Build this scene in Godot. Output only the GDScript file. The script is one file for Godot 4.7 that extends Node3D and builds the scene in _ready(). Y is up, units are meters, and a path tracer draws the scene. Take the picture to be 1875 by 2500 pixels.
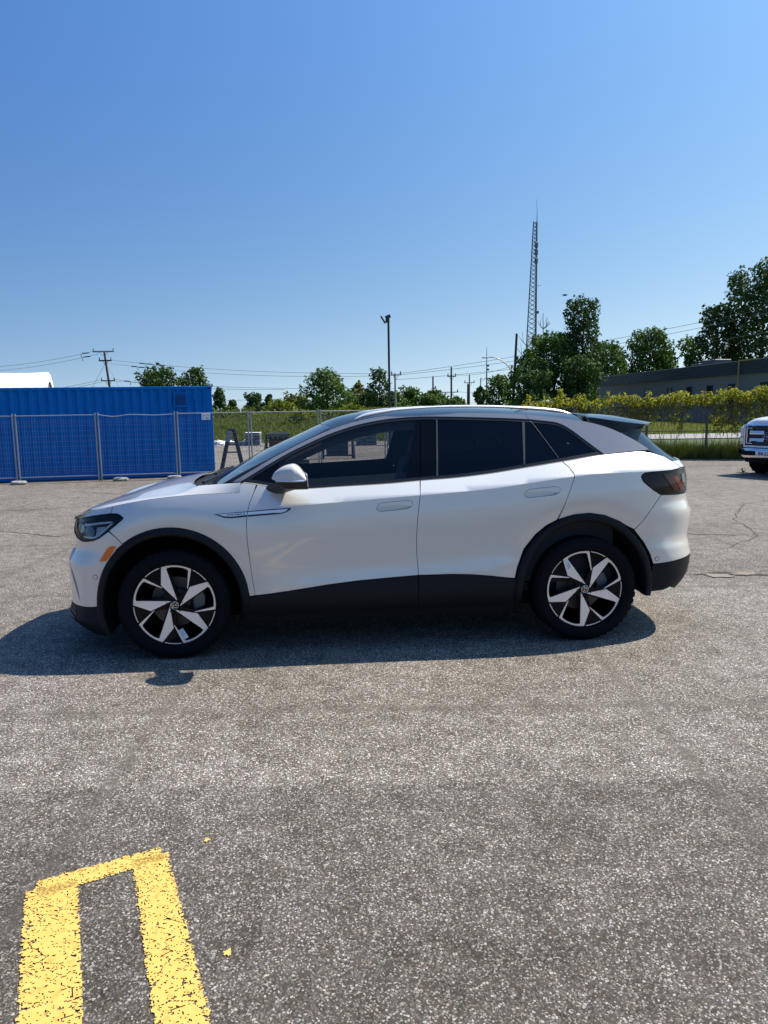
extends Node3D
# A white electric SUV parked side-on in an asphalt lot under a clear sky. y up, metres.

class MB:
	# collects triangles with their own normals, wound so that the front faces outwards
	var v := PackedVector3Array()
	var n := PackedVector3Array()
	var c := PackedColorArray()
	var uv := PackedVector2Array()
	var uv2 := PackedVector2Array()
	var idx := PackedInt32Array()
	var col := Color(1, 1, 1)
	func vert(p: Vector3, nn: Vector3) -> int:
		v.append(p)
		n.append(nn)
		c.append(col)
		return v.size() - 1
	func face(i: int, j: int, k: int) -> void:
		var g := (v[j] - v[i]).cross(v[k] - v[i])
		if g.dot(n[i] + n[j] + n[k]) > 0.0:
			idx.append_array([i, k, j])
		else:
			idx.append_array([i, j, k])
	func tri(a: Vector3, b: Vector3, d: Vector3, out := Vector3.ZERO) -> void:
		var g := (b - a).cross(d - a).normalized()
		if g.dot(out) < 0.0:
			g = -g
		var i := vert(a, g)
		vert(b, g)
		vert(d, g)
		face(i, i + 1, i + 2)
	func quad(a: Vector3, b: Vector3, d: Vector3, e: Vector3, out := Vector3.ZERO) -> void:
		var g := (d - a).cross(e - b).normalized()
		if g.dot(out) < 0.0:
			g = -g
		var i := vert(a, g)
		vert(b, g)
		vert(d, g)
		vert(e, g)
		face(i, i + 1, i + 2)
		face(i, i + 2, i + 3)
	func grid(rows: int, cols: int, pts: PackedVector3Array, inside := Vector3.ZERO, flip := false) -> void:
		# rows x cols points, smooth normals, facing away from "inside"
		var base := v.size()
		for r in rows:
			for k in cols:
				var a := pts[r * cols + mini(k + 1, cols - 1)] - pts[r * cols + maxi(k - 1, 0)]
				var b := pts[mini(r + 1, rows - 1) * cols + k] - pts[maxi(r - 1, 0) * cols + k]
				var g := a.cross(b)
				if g.length_squared() < 1e-16:
					g = pts[r * cols + k] - inside
				g = g.normalized()
				if inside != Vector3.INF and g.dot(pts[r * cols + k] - inside) < 0.0:
					g = -g
				elif inside == Vector3.INF and flip:
					g = -g
				vert(pts[r * cols + k], g)
		for r in rows - 1:
			for k in cols - 1:
				var i := base + r * cols + k
				face(i, i + 1, i + cols + 1)
				face(i, i + cols + 1, i + cols)
	func box(at: Vector3, size: Vector3, basis := Basis()) -> void:
		var h := size * 0.5
		for ax in 3:
			for s in [-1.0, 1.0]:
				var nn := Vector3.ZERO
				nn[ax] = s
				var a := Vector3.ZERO
				var b := Vector3.ZERO
				a[(ax + 1) % 3] = h[(ax + 1) % 3]
				b[(ax + 2) % 3] = h[(ax + 2) % 3]
				var m := nn * h[ax]
				quad(at + basis * (m - a - b), at + basis * (m + a - b), at + basis * (m + a + b), at + basis * (m - a + b), basis * nn)
	func rbox(at: Vector3, size: Vector3, r: float, basis := Basis()) -> void:
		# a box with chamfered edges
		var h := size * 0.5
		var q := Vector3(h.x - r, h.y - r, h.z - r)
		for ax in 3:
			var u := (ax + 1) % 3
			var w := (ax + 2) % 3
			for s in [-1.0, 1.0]:
				var nn := Vector3.ZERO
				nn[ax] = s
				var a := Vector3.ZERO
				var b := Vector3.ZERO
				a[u] = q[u]
				b[w] = q[w]
				var m := nn * h[ax]
				quad(at + basis * (m - a - b), at + basis * (m + a - b), at + basis * (m + a + b), at + basis * (m - a + b), basis * nn)
			for s in [-1.0, 1.0]:
				for t in [-1.0, 1.0]:
					var p := Vector3.ZERO
					var p2 := Vector3.ZERO
					var e := Vector3.ZERO
					e[ax] = q[ax]
					p[u] = s * h[u]
					p[w] = t * q[w]
					p2[u] = s * q[u]
					p2[w] = t * h[w]
					quad(at + basis * (p - e), at + basis * (p + e), at + basis * (p2 + e), at + basis * (p2 - e), basis * (p + p2))
		for sx in [-1.0, 1.0]:
			for sy in [-1.0, 1.0]:
				for sz in [-1.0, 1.0]:
					var sg := Vector3(sx, sy, sz)
					tri(at + basis * (sg * Vector3(h.x, q.y, q.z)), at + basis * (sg * Vector3(q.x, h.y, q.z)), at + basis * (sg * Vector3(q.x, q.y, h.z)), basis * sg)
	func bar(p: Vector3, q: Vector3, w: float, h := -1.0, up := Vector3.UP) -> void:
		var d := q - p
		var z := d.normalized()
		if absf(z.dot(up)) > 0.98:
			up = Vector3.RIGHT
		var x := up.cross(z).normalized()
		box((p + q) * 0.5, Vector3(w, w if h < 0.0 else h, d.length()), Basis(x, z.cross(x), z))
	func tube(pts: PackedVector3Array, radii: PackedFloat32Array, sides := 8, caps := true) -> void:
		var base := v.size()
		var x := Vector3.ZERO
		for i in pts.size():
			var z := (pts[mini(i + 1, pts.size() - 1)] - pts[maxi(i - 1, 0)]).normalized()
			if x == Vector3.ZERO:
				x = (Vector3.UP if absf(z.y) < 0.9 else Vector3.RIGHT).cross(z).normalized()
			else:
				x = (x - z * x.dot(z)).normalized()
			var y := z.cross(x)
			for k in sides:
				var a := TAU * k / sides
				var d := x * cos(a) + y * sin(a)
				vert(pts[i] + d * radii[mini(i, radii.size() - 1)], d)
		for i in pts.size() - 1:
			for k in sides:
				var a := base + i * sides + k
				var b := base + i * sides + (k + 1) % sides
				face(a, b, b + sides)
				face(a, b + sides, a + sides)
		if caps:
			for e in 2:
				var o := base + (0 if e == 0 else (pts.size() - 1) * sides)
				var nn := (pts[0] - pts[1]).normalized() if e == 0 else (pts[-1] - pts[-2]).normalized()
				var i0 := v.size()
				for k in sides:
					vert(v[o + k], nn)
				for k in range(1, sides - 1):
					face(i0, i0 + k, i0 + k + 1)
	func lathe(prof: PackedVector2Array, sides := 24, xf := Transform3D(), smooth := true) -> void:
		# prof: (radius, height along local y), outside on the left of travel direction is worked out per segment
		for i in prof.size() - 1:
			var a := prof[i]
			var b := prof[i + 1]
			var t := (b - a).normalized()
			var nn := Vector2(t.y, -t.x)
			var na := nn
			var nb := nn
			if smooth:
				if i > 0:
					var t0 := (a - prof[i - 1]).normalized()
					if t0.dot(t) > 0.6:
						na = (nn + Vector2(t0.y, -t0.x)).normalized()
				if i < prof.size() - 2:
					var t1 := (prof[i + 2] - b).normalized()
					if t1.dot(t) > 0.6:
						nb = (nn + Vector2(t1.y, -t1.x)).normalized()
			var base := v.size()
			for k in sides + 1:
				var an := TAU * k / sides
				var d := Vector3(cos(an), 0, sin(an))
				vert(xf * (d * a.x + Vector3.UP * a.y), xf.basis * (d * na.x + Vector3.UP * na.y))
				vert(xf * (d * b.x + Vector3.UP * b.y), xf.basis * (d * nb.x + Vector3.UP * nb.y))
			for k in sides:
				var o := base + k * 2
				face(o, o + 1, o + 3)
				face(o, o + 3, o + 2)
	func prism(poly: PackedVector2Array, z0: float, z1: float, xf := Transform3D(), bevel := 0.0) -> void:
		# a flat polygon (x, y) given depth along z
		var top := poly
		if bevel > 0.0:
			var o := Geometry2D.offset_polygon(poly, -bevel)
			if o.size() == 1 and o[0].size() == poly.size():
				top = o[0]
		var tr := Geometry2D.triangulate_polygon(top)
		var zt := Vector3(0, 0, z1)
		var nz := xf.basis.z.normalized() * signf(z1 - z0)
		var base := v.size()
		for p in top:
			vert(xf * (Vector3(p.x, p.y, 0) + zt), nz)
		for i in range(0, tr.size(), 3):
			face(base + tr[i], base + tr[i + 1], base + tr[i + 2])
		var tb := Geometry2D.triangulate_polygon(poly)
		base = v.size()
		for p in poly:
			vert(xf * Vector3(p.x, p.y, z0), -nz)
		for i in range(0, tb.size(), 3):
			face(base + tb[i], base + tb[i + 1], base + tb[i + 2])
		var mid := Vector2.ZERO
		for p in poly:
			mid += p / poly.size()
		var cw := Geometry2D.is_polygon_clockwise(poly)
		for i in poly.size():
			var a := poly[i]
			var b := poly[(i + 1) % poly.size()]
			var e := (b - a).normalized()
			var out := xf.basis * (Vector3(-e.y, e.x, 0) if cw else Vector3(e.y, -e.x, 0))
			if top.size() == poly.size() and bevel > 0.0 and top != poly:
				var k := i
				var best := 1e9
				for j in top.size():
					if top[j].distance_to(a) < best:
						best = top[j].distance_to(a)
						k = j
				var k2 := k
				best = 1e9
				for j in top.size():
					if top[j].distance_to(b) < best:
						best = top[j].distance_to(b)
						k2 = j
				var zm := z1 - signf(z1 - z0) * bevel
				quad(xf * Vector3(a.x, a.y, z0), xf * Vector3(b.x, b.y, z0), xf * Vector3(b.x, b.y, zm), xf * Vector3(a.x, a.y, zm), out)
				quad(xf * Vector3(a.x, a.y, zm), xf * Vector3(b.x, b.y, zm), xf * Vector3(top[k2].x, top[k2].y, z1), xf * Vector3(top[k].x, top[k].y, z1), out + nz)
			else:
				quad(xf * Vector3(a.x, a.y, z0), xf * Vector3(b.x, b.y, z0), xf * Vector3(b.x, b.y, z1), xf * Vector3(a.x, a.y, z1), out)
	func mesh() -> ArrayMesh:
		var a := []
		a.resize(Mesh.ARRAY_MAX)
		a[Mesh.ARRAY_VERTEX] = v
		a[Mesh.ARRAY_NORMAL] = n
		a[Mesh.ARRAY_COLOR] = c
		if uv.size() == v.size():
			a[Mesh.ARRAY_TEX_UV] = uv
		if uv2.size() == v.size():
			a[Mesh.ARRAY_TEX_UV2] = uv2
		a[Mesh.ARRAY_INDEX] = idx
		var m := ArrayMesh.new()
		m.add_surface_from_arrays(Mesh.PRIMITIVE_TRIANGLES, a)
		return m

var used := {}
var M := {}

func numbered(called: String) -> String:
	var k: int = used.get(called, 0)
	used[called] = k + 1
	return called if k == 0 else "%s_%03d" % [called, k]

func tag(o: Node3D, label: String, category := "", group := "") -> Node3D:
	if label:
		o.set_meta("label", label)
	if category:
		o.set_meta("category", category)
	if group:
		o.set_meta("group", group)
	return o

func obj(called: String, mb: MB, mat: Material, parent: Node3D = null) -> MeshInstance3D:
	var o := MeshInstance3D.new()
	o.mesh = mb.mesh()
	o.material_override = mat
	if parent:
		o.name = called
		parent.add_child(o, true)
	else:
		o.name = numbered(called)
		add_child(o)
	return o

func inst(called: String, mesh: Mesh, mat: Material, parent: Node3D, xf := Transform3D()) -> MeshInstance3D:
	var o := MeshInstance3D.new()
	o.mesh = mesh
	o.material_override = mat
	o.name = called
	o.transform = xf
	parent.add_child(o, true)
	return o

func struct(called: String, mb: MB, mat: Material) -> MeshInstance3D:
	var o := obj(called, mb, mat)
	o.set_meta("kind", "structure")
	return o

func stuff(o: Node3D) -> Node3D:
	o.set_meta("kind", "stuff")
	return o

func thing(called: String, label: String, category: String, at := Vector3.ZERO, turn := 0.0, group := "") -> Node3D:
	var o := Node3D.new()
	o.name = numbered(called)
	add_child(o)
	o.position = at
	o.rotation.y = turn
	return tag(o, label, category, group)

func sub(called: String, parent: Node3D, at := Vector3.ZERO) -> Node3D:
	var o := Node3D.new()
	o.name = called
	parent.add_child(o, true)
	o.position = at
	return o

func lin(r: float, g: float, b: float) -> Color:
	return Color(r, g, b).linear_to_srgb()

func mat(name: String, col: Color, rough := 0.7, metal := 0.0, coat := 0.0) -> StandardMaterial3D:
	var m := StandardMaterial3D.new()
	m.resource_name = name
	m.albedo_color = col
	m.roughness = rough
	m.metallic = metal
	if coat > 0.0:
		m.clearcoat_enabled = true
		m.clearcoat = coat
		m.clearcoat_roughness = 0.03
	M[name] = m
	return m

func glass(name: String, col: Color, alpha: float) -> StandardMaterial3D:
	var m := mat(name, Color(col.r, col.g, col.b, alpha), 0.0)
	m.transparency = BaseMaterial3D.TRANSPARENCY_ALPHA
	return m

func pv(a: Array) -> PackedVector2Array:
	var o := PackedVector2Array()
	for i in range(0, a.size(), 2):
		o.append(Vector2(a[i], a[i + 1]))
	return o

func pv3(a: Array) -> PackedVector3Array:
	var o := PackedVector3Array()
	for i in range(0, a.size(), 3):
		o.append(Vector3(a[i], a[i + 1], a[i + 2]))
	return o

func smooth2(p: PackedVector2Array, k := 4) -> PackedVector2Array:
	var o := PackedVector2Array()
	for i in p.size() - 1:
		for j in k:
			o.append(p[i].cubic_interpolate(p[i + 1], p[maxi(i - 1, 0)], p[mini(i + 2, p.size() - 1)], float(j) / k))
	o.append(p[-1])
	return o

func smooth3(p: PackedVector3Array, k := 4) -> PackedVector3Array:
	var o := PackedVector3Array()
	for i in p.size() - 1:
		for j in k:
			o.append(p[i].cubic_interpolate(p[i + 1], p[maxi(i - 1, 0)], p[mini(i + 2, p.size() - 1)], float(j) / k))
	o.append(p[-1])
	return o

func resample(p: PackedVector3Array, n: int) -> PackedVector3Array:
	var total := 0.0
	for i in p.size() - 1:
		total += p[i].distance_to(p[i + 1])
	var o := PackedVector3Array()
	for k in n + 1:
		var want := total * k / n
		var run := 0.0
		var got := p[-1]
		for i in p.size() - 1:
			var d := p[i].distance_to(p[i + 1])
			if run + d >= want - 1e-6:
				got = p[i].lerp(p[i + 1], clampf((want - run) / maxf(d, 1e-6), 0, 1))
				break
			run += d
		o.append(got)
	return o

func cv(p: PackedVector2Array, x: float) -> float:
	# smooth y(x) through points sorted by x
	var n := p.size()
	if x <= p[0].x:
		return p[0].y
	if x >= p[n - 1].x:
		return p[n - 1].y
	var i := 0
	while x > p[i + 1].x:
		i += 1
	var h := p[i + 1].x - p[i].x
	var s := (p[i + 1].y - p[i].y) / h
	var s0 := s if i == 0 else (p[i].y - p[i - 1].y) / (p[i].x - p[i - 1].x)
	var s2 := s if i + 2 >= n else (p[i + 2].y - p[i + 1].y) / (p[i + 2].x - p[i + 1].x)
	var m0 := 0.0 if s0 * s <= 0.0 else 2.0 * s0 * s / (s0 + s)
	var m1 := 0.0 if s2 * s <= 0.0 else 2.0 * s2 * s / (s2 + s)
	if i == 0:
		m0 = s
	if i + 2 >= n:
		m1 = s
	var t := (x - p[i].x) / h
	return (2 * t * t * t - 3 * t * t + 1) * p[i].y + (t * t * t - 2 * t * t + t) * h * m0 + (-2 * t * t * t + 3 * t * t) * p[i + 1].y + (t * t * t - t * t) * h * m1

# ---------- the car body as functions of its side view (x rearwards from the front axle, y up); z is the left side ----------
var CR := pv([-0.9, 0.93, 0.2, 0.962, 0.757, 0.993, 1.032, 1.008, 1.446, 1.033, 1.866, 1.056, 2.105, 1.074, 2.306, 1.097, 2.548, 1.128, 2.675, 1.142, 2.873, 1.157, 3.213, 1.163, 3.5, 1.166, 3.9, 1.168])
var FC := pv([-0.9, 0.86, -0.735, 0.897, -0.6, 0.948, -0.42, 1.002, -0.26, 1.037, -0.1, 1.061, 0.06, 1.076, 0.22, 1.084, 0.4, 1.087, 0.76, 1.085, 1.0, 1.085])
var BELT := pv([0.45, 1.149, 0.554, 1.136, 0.637, 1.12, 0.822, 1.096, 1.122, 1.106, 1.419, 1.117, 1.651, 1.132, 1.859, 1.143, 2.1, 1.165, 2.361, 1.2, 2.656, 1.241, 2.906, 1.275, 3.208, 1.292])
var XN := pv([0.1, -0.70, 0.15, -0.76, 0.2, -0.83, 0.24, -0.865, 0.31, -0.838, 0.4, -0.835, 0.5, -0.84, 0.6, -0.846, 0.68, -0.81, 0.734, -0.786, 0.79, -0.788, 0.88, -0.772, 1.0, -0.74, 1.2, -0.7])
var XT := pv([0.2, 3.5, 0.27, 3.62, 0.33, 3.69, 0.4, 3.745, 0.47, 3.762, 0.53, 3.768, 0.6, 3.752, 0.67, 3.735, 0.75, 3.75, 0.84, 3.76, 0.91, 3.74, 0.96, 3.715, 1.06, 3.715, 1.16, 3.7, 1.25, 3.66, 1.35, 3.7])
var LP := pv([0.0, 0.012, 0.06, 0.006, 0.13, 0.0, 0.2, -0.002, 0.3, 0.0, 0.4, 0.002, 0.47, -0.002, 0.54, -0.012, 0.66, -0.014])
var LF := pv([-0.3, 0.004, 0.25, 0.0, 0.4, 0.001, 0.54, -0.006, 0.66, -0.008])
var GB := pv([0.4, 1.035, 0.6, 1.04, 1.4, 1.06, 2.4, 1.11, 3.1, 1.16, 3.4, 1.17])
const X0 := 0.6
const X1 := 2.4
const W0 := 0.925

func endf(x: float, y: float) -> float:
	var s := 0.0
	if x < X0:
		s = (X0 - x) / (X0 - cv(XN, y))
	elif x > X1:
		s = (x - X1) / (cv(XT, y) - X1)
	s = clampf(s, 0.0, 0.9999)
	return pow(1.0 - pow(s, 6.0), 0.42)

func inset(x: float, y: float, bc: int) -> float:
	var d := cv(CR, x) - y
	var rear := 0.0
	if bc == 1 or (bc < 0 and d < 0.0):
		rear = 0.012 + 1.02 * maxf(0.0, -d) + 0.5 * d * d
	else:
		rear = cv(LP, maxf(d, 0.0))
	var wf := 1.0 - smoothstep(0.6, 0.95, x)
	var r := rear
	if wf > 0.0:
		var t := clampf((y - (cv(FC, x) - 0.3)) / 0.3, 0.0, 1.2)
		r = lerpf(rear, 0.055 * pow(t, 2.2) + cv(LF, d), wf)
	for ax in [0.0, 2.766]:
		var q := Vector2(x - ax, y - 0.36).length()
		if q < 0.64:
			r += 0.016 * pow(clampf((0.64 - q) / 0.12, 0.0, 1.1), 1.6)
	if y < 0.42 and x > 0.3 and x < 2.5:
		r += 0.06 * pow((0.42 - y) / 0.14, 2.0)
	return r

func gz(x: float, y: float) -> float:
	var e := 0.0
	if x > X1:
		e = clampf((x - X1) / (3.74 - X1), 0.0, 0.9999)
	return 0.925 * pow(1.0 - pow(e, 6.0), 0.42) - 0.11 - 0.38 * maxf(0.0, y - cv(GB, x)) - 0.10 * maxf(0.0, y - 1.25)

func spt(mode: int, u: float, y: float, bc: int) -> Vector3:
	match mode:
		1:
			var a := clampf(u, 0.0, PI / 2)
			var x := X0 - (X0 - cv(XN, y)) * pow(sin(a), 1.0 / 3.0)
			return Vector3(x, y, pow(cos(a), 0.84) * (W0 - inset(x, y, bc)))
		2:
			var a := clampf(u, 0.0, PI / 2)
			var x := X1 + (cv(XT, y) - X1) * pow(sin(a), 1.0 / 3.0)
			return Vector3(x, y, pow(cos(a), 0.84) * (W0 - inset(x, y, bc)))
		3:
			return Vector3(u, y, gz(u, y))
	return Vector3(u, y, endf(u, y) * (W0 - inset(u, y, bc)))

func snorm(mode: int, u: float, y: float, bc: int) -> Vector3:
	var e := 0.003
	var uc := clampf(u, e, PI / 2 - 0.02) if mode in [1, 2] else u
	var g := (spt(mode, uc + e, y, bc) - spt(mode, uc - e, y, bc)).cross(spt(mode, uc, y + e, bc) - spt(mode, uc, y - e, bc)).normalized()
	if g.dot(spt(mode, uc, y, bc) - Vector3(1.4, 0.6, 0)) < 0.0:
		g = -g
	return g

func touv(mode: int, p: Vector2) -> Vector2:
	if mode == 1:
		return Vector2(asin(pow(clampf((X0 - p.x) / (X0 - cv(XN, p.y)), 0, 1), 3.0)), p.y)
	if mode == 2:
		return Vector2(asin(pow(clampf((p.x - X1) / (cv(XT, p.y) - X1), 0, 1), 3.0)), p.y)
	return p

func dense(mode: int, p: PackedVector2Array, step := 0.03) -> PackedVector2Array:
	var o := PackedVector2Array()
	for i in p.size():
		var a := p[i]
		var b := p[(i + 1) % p.size()]
		var ua := touv(mode, a)
		var ub := touv(mode, b)
		var k := maxi(1, int(ceil(ua.distance_to(ub) / (step if mode in [0, 3] else step * 1.5))))
		for j in k:
			if absf(a.x) > 5.0 or absf(b.x) > 5.0:
				o.append(ua.lerp(ub, float(j) / k))
			else:
				o.append(touv(mode, a.lerp(b, float(j) / k)))
	return o

# a panel cut out of the body surface: its outline is given in side view
func panel(mb: MB, mode: int, poly: PackedVector2Array, off := 0.0, lip := 0.015, holes: Array = [], crease := false, du := 0.055, dv := 0.04) -> void:
	var p := dense(mode, poly)
	if Geometry2D.is_polygon_clockwise(p):
		p.reverse()
	var hs: Array[PackedVector2Array] = []
	for h in holes:
		hs.append(dense(mode, h))
	var up := PackedVector2Array()
	if crease:
		for i in 61:
			var x := 0.3 + 3.5 * i / 60.0
			if mode == 2 and x < 2.45:
				continue
			up.append(touv(mode, Vector2(x, cv(CR, x))))
		up.append(Vector2(up[-1].x, 3.0))
		up.append(Vector2(up[0].x, 3.0))
	var lo := p[0]
	var hi := p[0]
	for q in p:
		lo = lo.min(q)
		hi = hi.max(q)
	if mode in [1, 2]:
		du = 0.055
	for i in int(ceil((hi.x - lo.x) / du)):
		for j in int(ceil((hi.y - lo.y) / dv)):
			var a := lo + Vector2(i * du, j * dv)
			var cell := PackedVector2Array([a, a + Vector2(du, 0), a + Vector2(du, dv), a + Vector2(0, dv)])
			var bits := Geometry2D.intersect_polygons(cell, p)
			for h in hs:
				var nb: Array[PackedVector2Array] = []
				for b in bits:
					nb.append_array(Geometry2D.clip_polygons(b, h))
				bits = nb
			for b in bits:
				if crease:
					for q in Geometry2D.intersect_polygons(b, up):
						piece(mb, mode, q, off, 1)
					for q in Geometry2D.clip_polygons(b, up):
						piece(mb, mode, q, off, 0)
				else:
					piece(mb, mode, b, off, -1)
	if lip != 0.0:
		var rings: Array[PackedVector2Array] = [p]
		rings.append_array(hs)
		for ring in rings:
			var mid := Vector2.ZERO
			for q in ring:
				mid += q / ring.size()
			for i in ring.size():
				var a := ring[i]
				var b := ring[(i + 1) % ring.size()]
				var na := snorm(mode, a.x, a.y, -1)
				var nb := snorm(mode, b.x, b.y, -1)
				var pa := spt(mode, a.x, a.y, -1)
				var pb := spt(mode, b.x, b.y, -1)
				mb.quad(pa + na * off, pb + nb * off, pb + nb * (off - lip), pa + na * (off - lip), pa - spt(mode, mid.x, mid.y, -1))

func piece(mb: MB, mode: int, q: PackedVector2Array, off: float, bc: int) -> void:
	var tr := Geometry2D.triangulate_polygon(q)
	if tr.is_empty():
		return
	var base := mb.v.size()
	for w in q:
		var nn := snorm(mode, w.x, w.y, bc)
		mb.vert(spt(mode, w.x, w.y, bc) + nn * off, nn)
	for i in range(0, tr.size(), 3):
		mb.face(base + tr[i], base + tr[i + 1], base + tr[i + 2])

func mirrored(mb: MB) -> MB:
	var o := MB.new()
	for i in mb.v.size():
		o.v.append(mb.v[i] * Vector3(1, 1, -1))
		o.n.append(mb.n[i] * Vector3(1, 1, -1))
	o.c = mb.c
	for i in range(0, mb.idx.size(), 3):
		o.idx.append_array([mb.idx[i], mb.idx[i + 2], mb.idx[i + 1]])
	return o

func pair(called: String, mb: MB, m: Material, car: Node3D) -> Array:
	return [obj(called, mb, m, car), obj(called, mirrored(mb), m, car)]

# a sheet spanned across the car from a left edge curve over a centre curve to the right edge
func bridge(mb: MB, edge: PackedVector3Array, centre: PackedVector3Array, power := 2.2, nu := 20, nt := 24, off := 0.0, hood := false, z0 := -1.0) -> void:
	var e := resample(edge, nu)
	var c := resample(centre, nu)
	var pts := PackedVector3Array()
	for i in nu + 1:
		for k in nt + 1:
			var t := lerpf(z0, 1.0, float(k) / nt)
			var w := 1.0 - pow(absf(t), power)
			var wy := w
			if hood:
				wy = 0.8 * smoothstep(1.0, 0.62, absf(t)) + 0.2 * w
			pts.append(Vector3(lerpf(e[i].x, c[i].x, w), lerpf(e[i].y, c[i].y, wy) + off, e[i].z * t))
	mb.grid(nu + 1, nt + 1, pts, Vector3(1.4, 0.3, 0))

func strip3(mb: MB, a: PackedVector3Array, b: PackedVector3Array, n: int, mid := 0.0, inside := Vector3(1.4, 0.3, 0)) -> void:
	var ra := resample(a, n)
	var rb := resample(b, n)
	var pts := PackedVector3Array()
	for i in n + 1:
		pts.append(ra[i])
		if mid != 0.0:
			pts.append((ra[i] + rb[i]) * 0.5 + Vector3(0, mid, mid))
		pts.append(rb[i])
	mb.grid(n + 1, 3 if mid != 0.0 else 2, pts, inside)

func on(mode: int, p: PackedVector2Array, off := 0.0) -> PackedVector3Array:
	var o := PackedVector3Array()
	for q in p:
		var w := touv(mode, q)
		o.append(spt(mode, w.x, w.y, -1) + snorm(mode, w.x, w.y, -1) * off)
	return o

func along(c: PackedVector2Array, x0: float, x1: float, n: int) -> PackedVector2Array:
	var o := PackedVector2Array()
	for i in n + 1:
		var x := lerpf(x0, x1, float(i) / n)
		o.append(Vector2(x, cv(c, x)))
	return o

func arc2(cx: float, cy: float, rx: float, ry: float, a0: float, a1: float, n: int) -> PackedVector2Array:
	var o := PackedVector2Array()
	for i in n + 1:
		var a := deg_to_rad(lerpf(a0, a1, float(i) / n))
		o.append(Vector2(cx + rx * cos(a), cy + ry * sin(a)))
	return o

func join2(list: Array) -> PackedVector2Array:
	var o := PackedVector2Array()
	for p in list:
		for q in p:
			if o.is_empty() or o[-1].distance_to(q) > 0.002:
				o.append(q)
	if o[0].distance_to(o[-1]) < 0.002:
		o.remove_at(o.size() - 1)
	return o

func inner(p: PackedVector2Array, d: float) -> PackedVector2Array:
	var o := Geometry2D.offset_polygon(p, -d)
	var best := p
	var area := 0.0
	for q in o:
		var s := 0.0
		for i in q.size():
			s += q[i].cross(q[(i + 1) % q.size()])
		if absf(s) > area:
			area = absf(s)
			best = q
	return best

var SU := pv([0.396, 1.148, 0.538, 1.227, 0.703, 1.317, 0.869, 1.398, 1.03, 1.466, 1.194, 1.518, 1.331, 1.547, 1.469, 1.564, 1.606, 1.572, 1.744, 1.574, 2.062, 1.571, 2.307, 1.562, 2.508, 1.545, 2.722, 1.517, 2.812, 1.502, 2.892, 1.485, 2.993, 1.453, 3.087, 1.41, 3.188, 1.354, 3.26, 1.305])
var SL := pv([0.45, 1.15, 0.545, 1.204, 0.636, 1.257, 0.769, 1.328, 0.902, 1.388, 1.038, 1.444, 1.193, 1.493, 1.33, 1.523, 1.467, 1.542, 1.605, 1.551, 1.722, 1.553, 1.887, 1.549, 2.095, 1.541, 2.303, 1.531, 2.511, 1.514, 2.605, 1.502, 2.646, 1.491, 2.685, 1.472, 2.736, 1.437, 2.799, 1.385, 2.861, 1.334, 2.932, 1.277])

func cut(p: PackedVector2Array, x0: float, x1: float) -> PackedVector2Array:
	var o := PackedVector2Array()
	for q in p:
		if q.x >= x0 and q.x <= x1:
			o.append(q)
	return o

func rev(p: PackedVector2Array) -> PackedVector2Array:
	var o := p.duplicate()
	o.reverse()
	return o

func zplane(p: PackedVector2Array, z: float) -> PackedVector3Array:
	var o := PackedVector3Array()
	for q in p:
		o.append(Vector3(q.x, q.y, z))
	return o

func polar(a: Array, s: float) -> PackedVector2Array:
	var o := PackedVector2Array()
	for i in range(0, a.size(), 2):
		o.append(Vector2.from_angle(deg_to_rad(a[i])) * a[i + 1] * s)
	return o

func emblem_letters(mb: MB, r: float, z: float) -> void:
	# a ring holding a V over a W
	var w := r * 0.13
	var pts := PackedVector3Array()
	for i in 25:
		var a := TAU * i / 24.0
		pts.append(Vector3(cos(a) * r, sin(a) * r, z))
	mb.tube(pts, PackedFloat32Array([w * 0.55]), 6, false)
	var v := [Vector2(-0.36, 0.86), Vector2(0.0, 0.14), Vector2(0.36, 0.86)]
	var ww := [Vector2(-0.78, 0.5), Vector2(-0.32, -0.8), Vector2(0.0, 0.0), Vector2(0.32, -0.8), Vector2(0.78, 0.5)]
	for l in [v, ww]:
		for i in l.size() - 1:
			mb.bar(Vector3(l[i].x * r, l[i].y * r, z), Vector3(l[i + 1].x * r, l[i + 1].y * r, z), w, w * 0.6, Vector3(0, 0, 1))

func label_print(mb: MB, w: float, h: float, z: float) -> void:
	# rows of fine print at the top half of a paper label
	var rng := RandomNumberGenerator.new()
	rng.seed = 5
	for r in 5:
		var x := -w * 0.4
		while x < w * 0.35:
			var l := rng.randf_range(0.06, 0.2) * w
			mb.box(Vector3(x + l * 0.5, h * (0.38 - r * 0.12), z), Vector3(l, h * 0.035, 0.0006))
			x += l + w * 0.06

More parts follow.
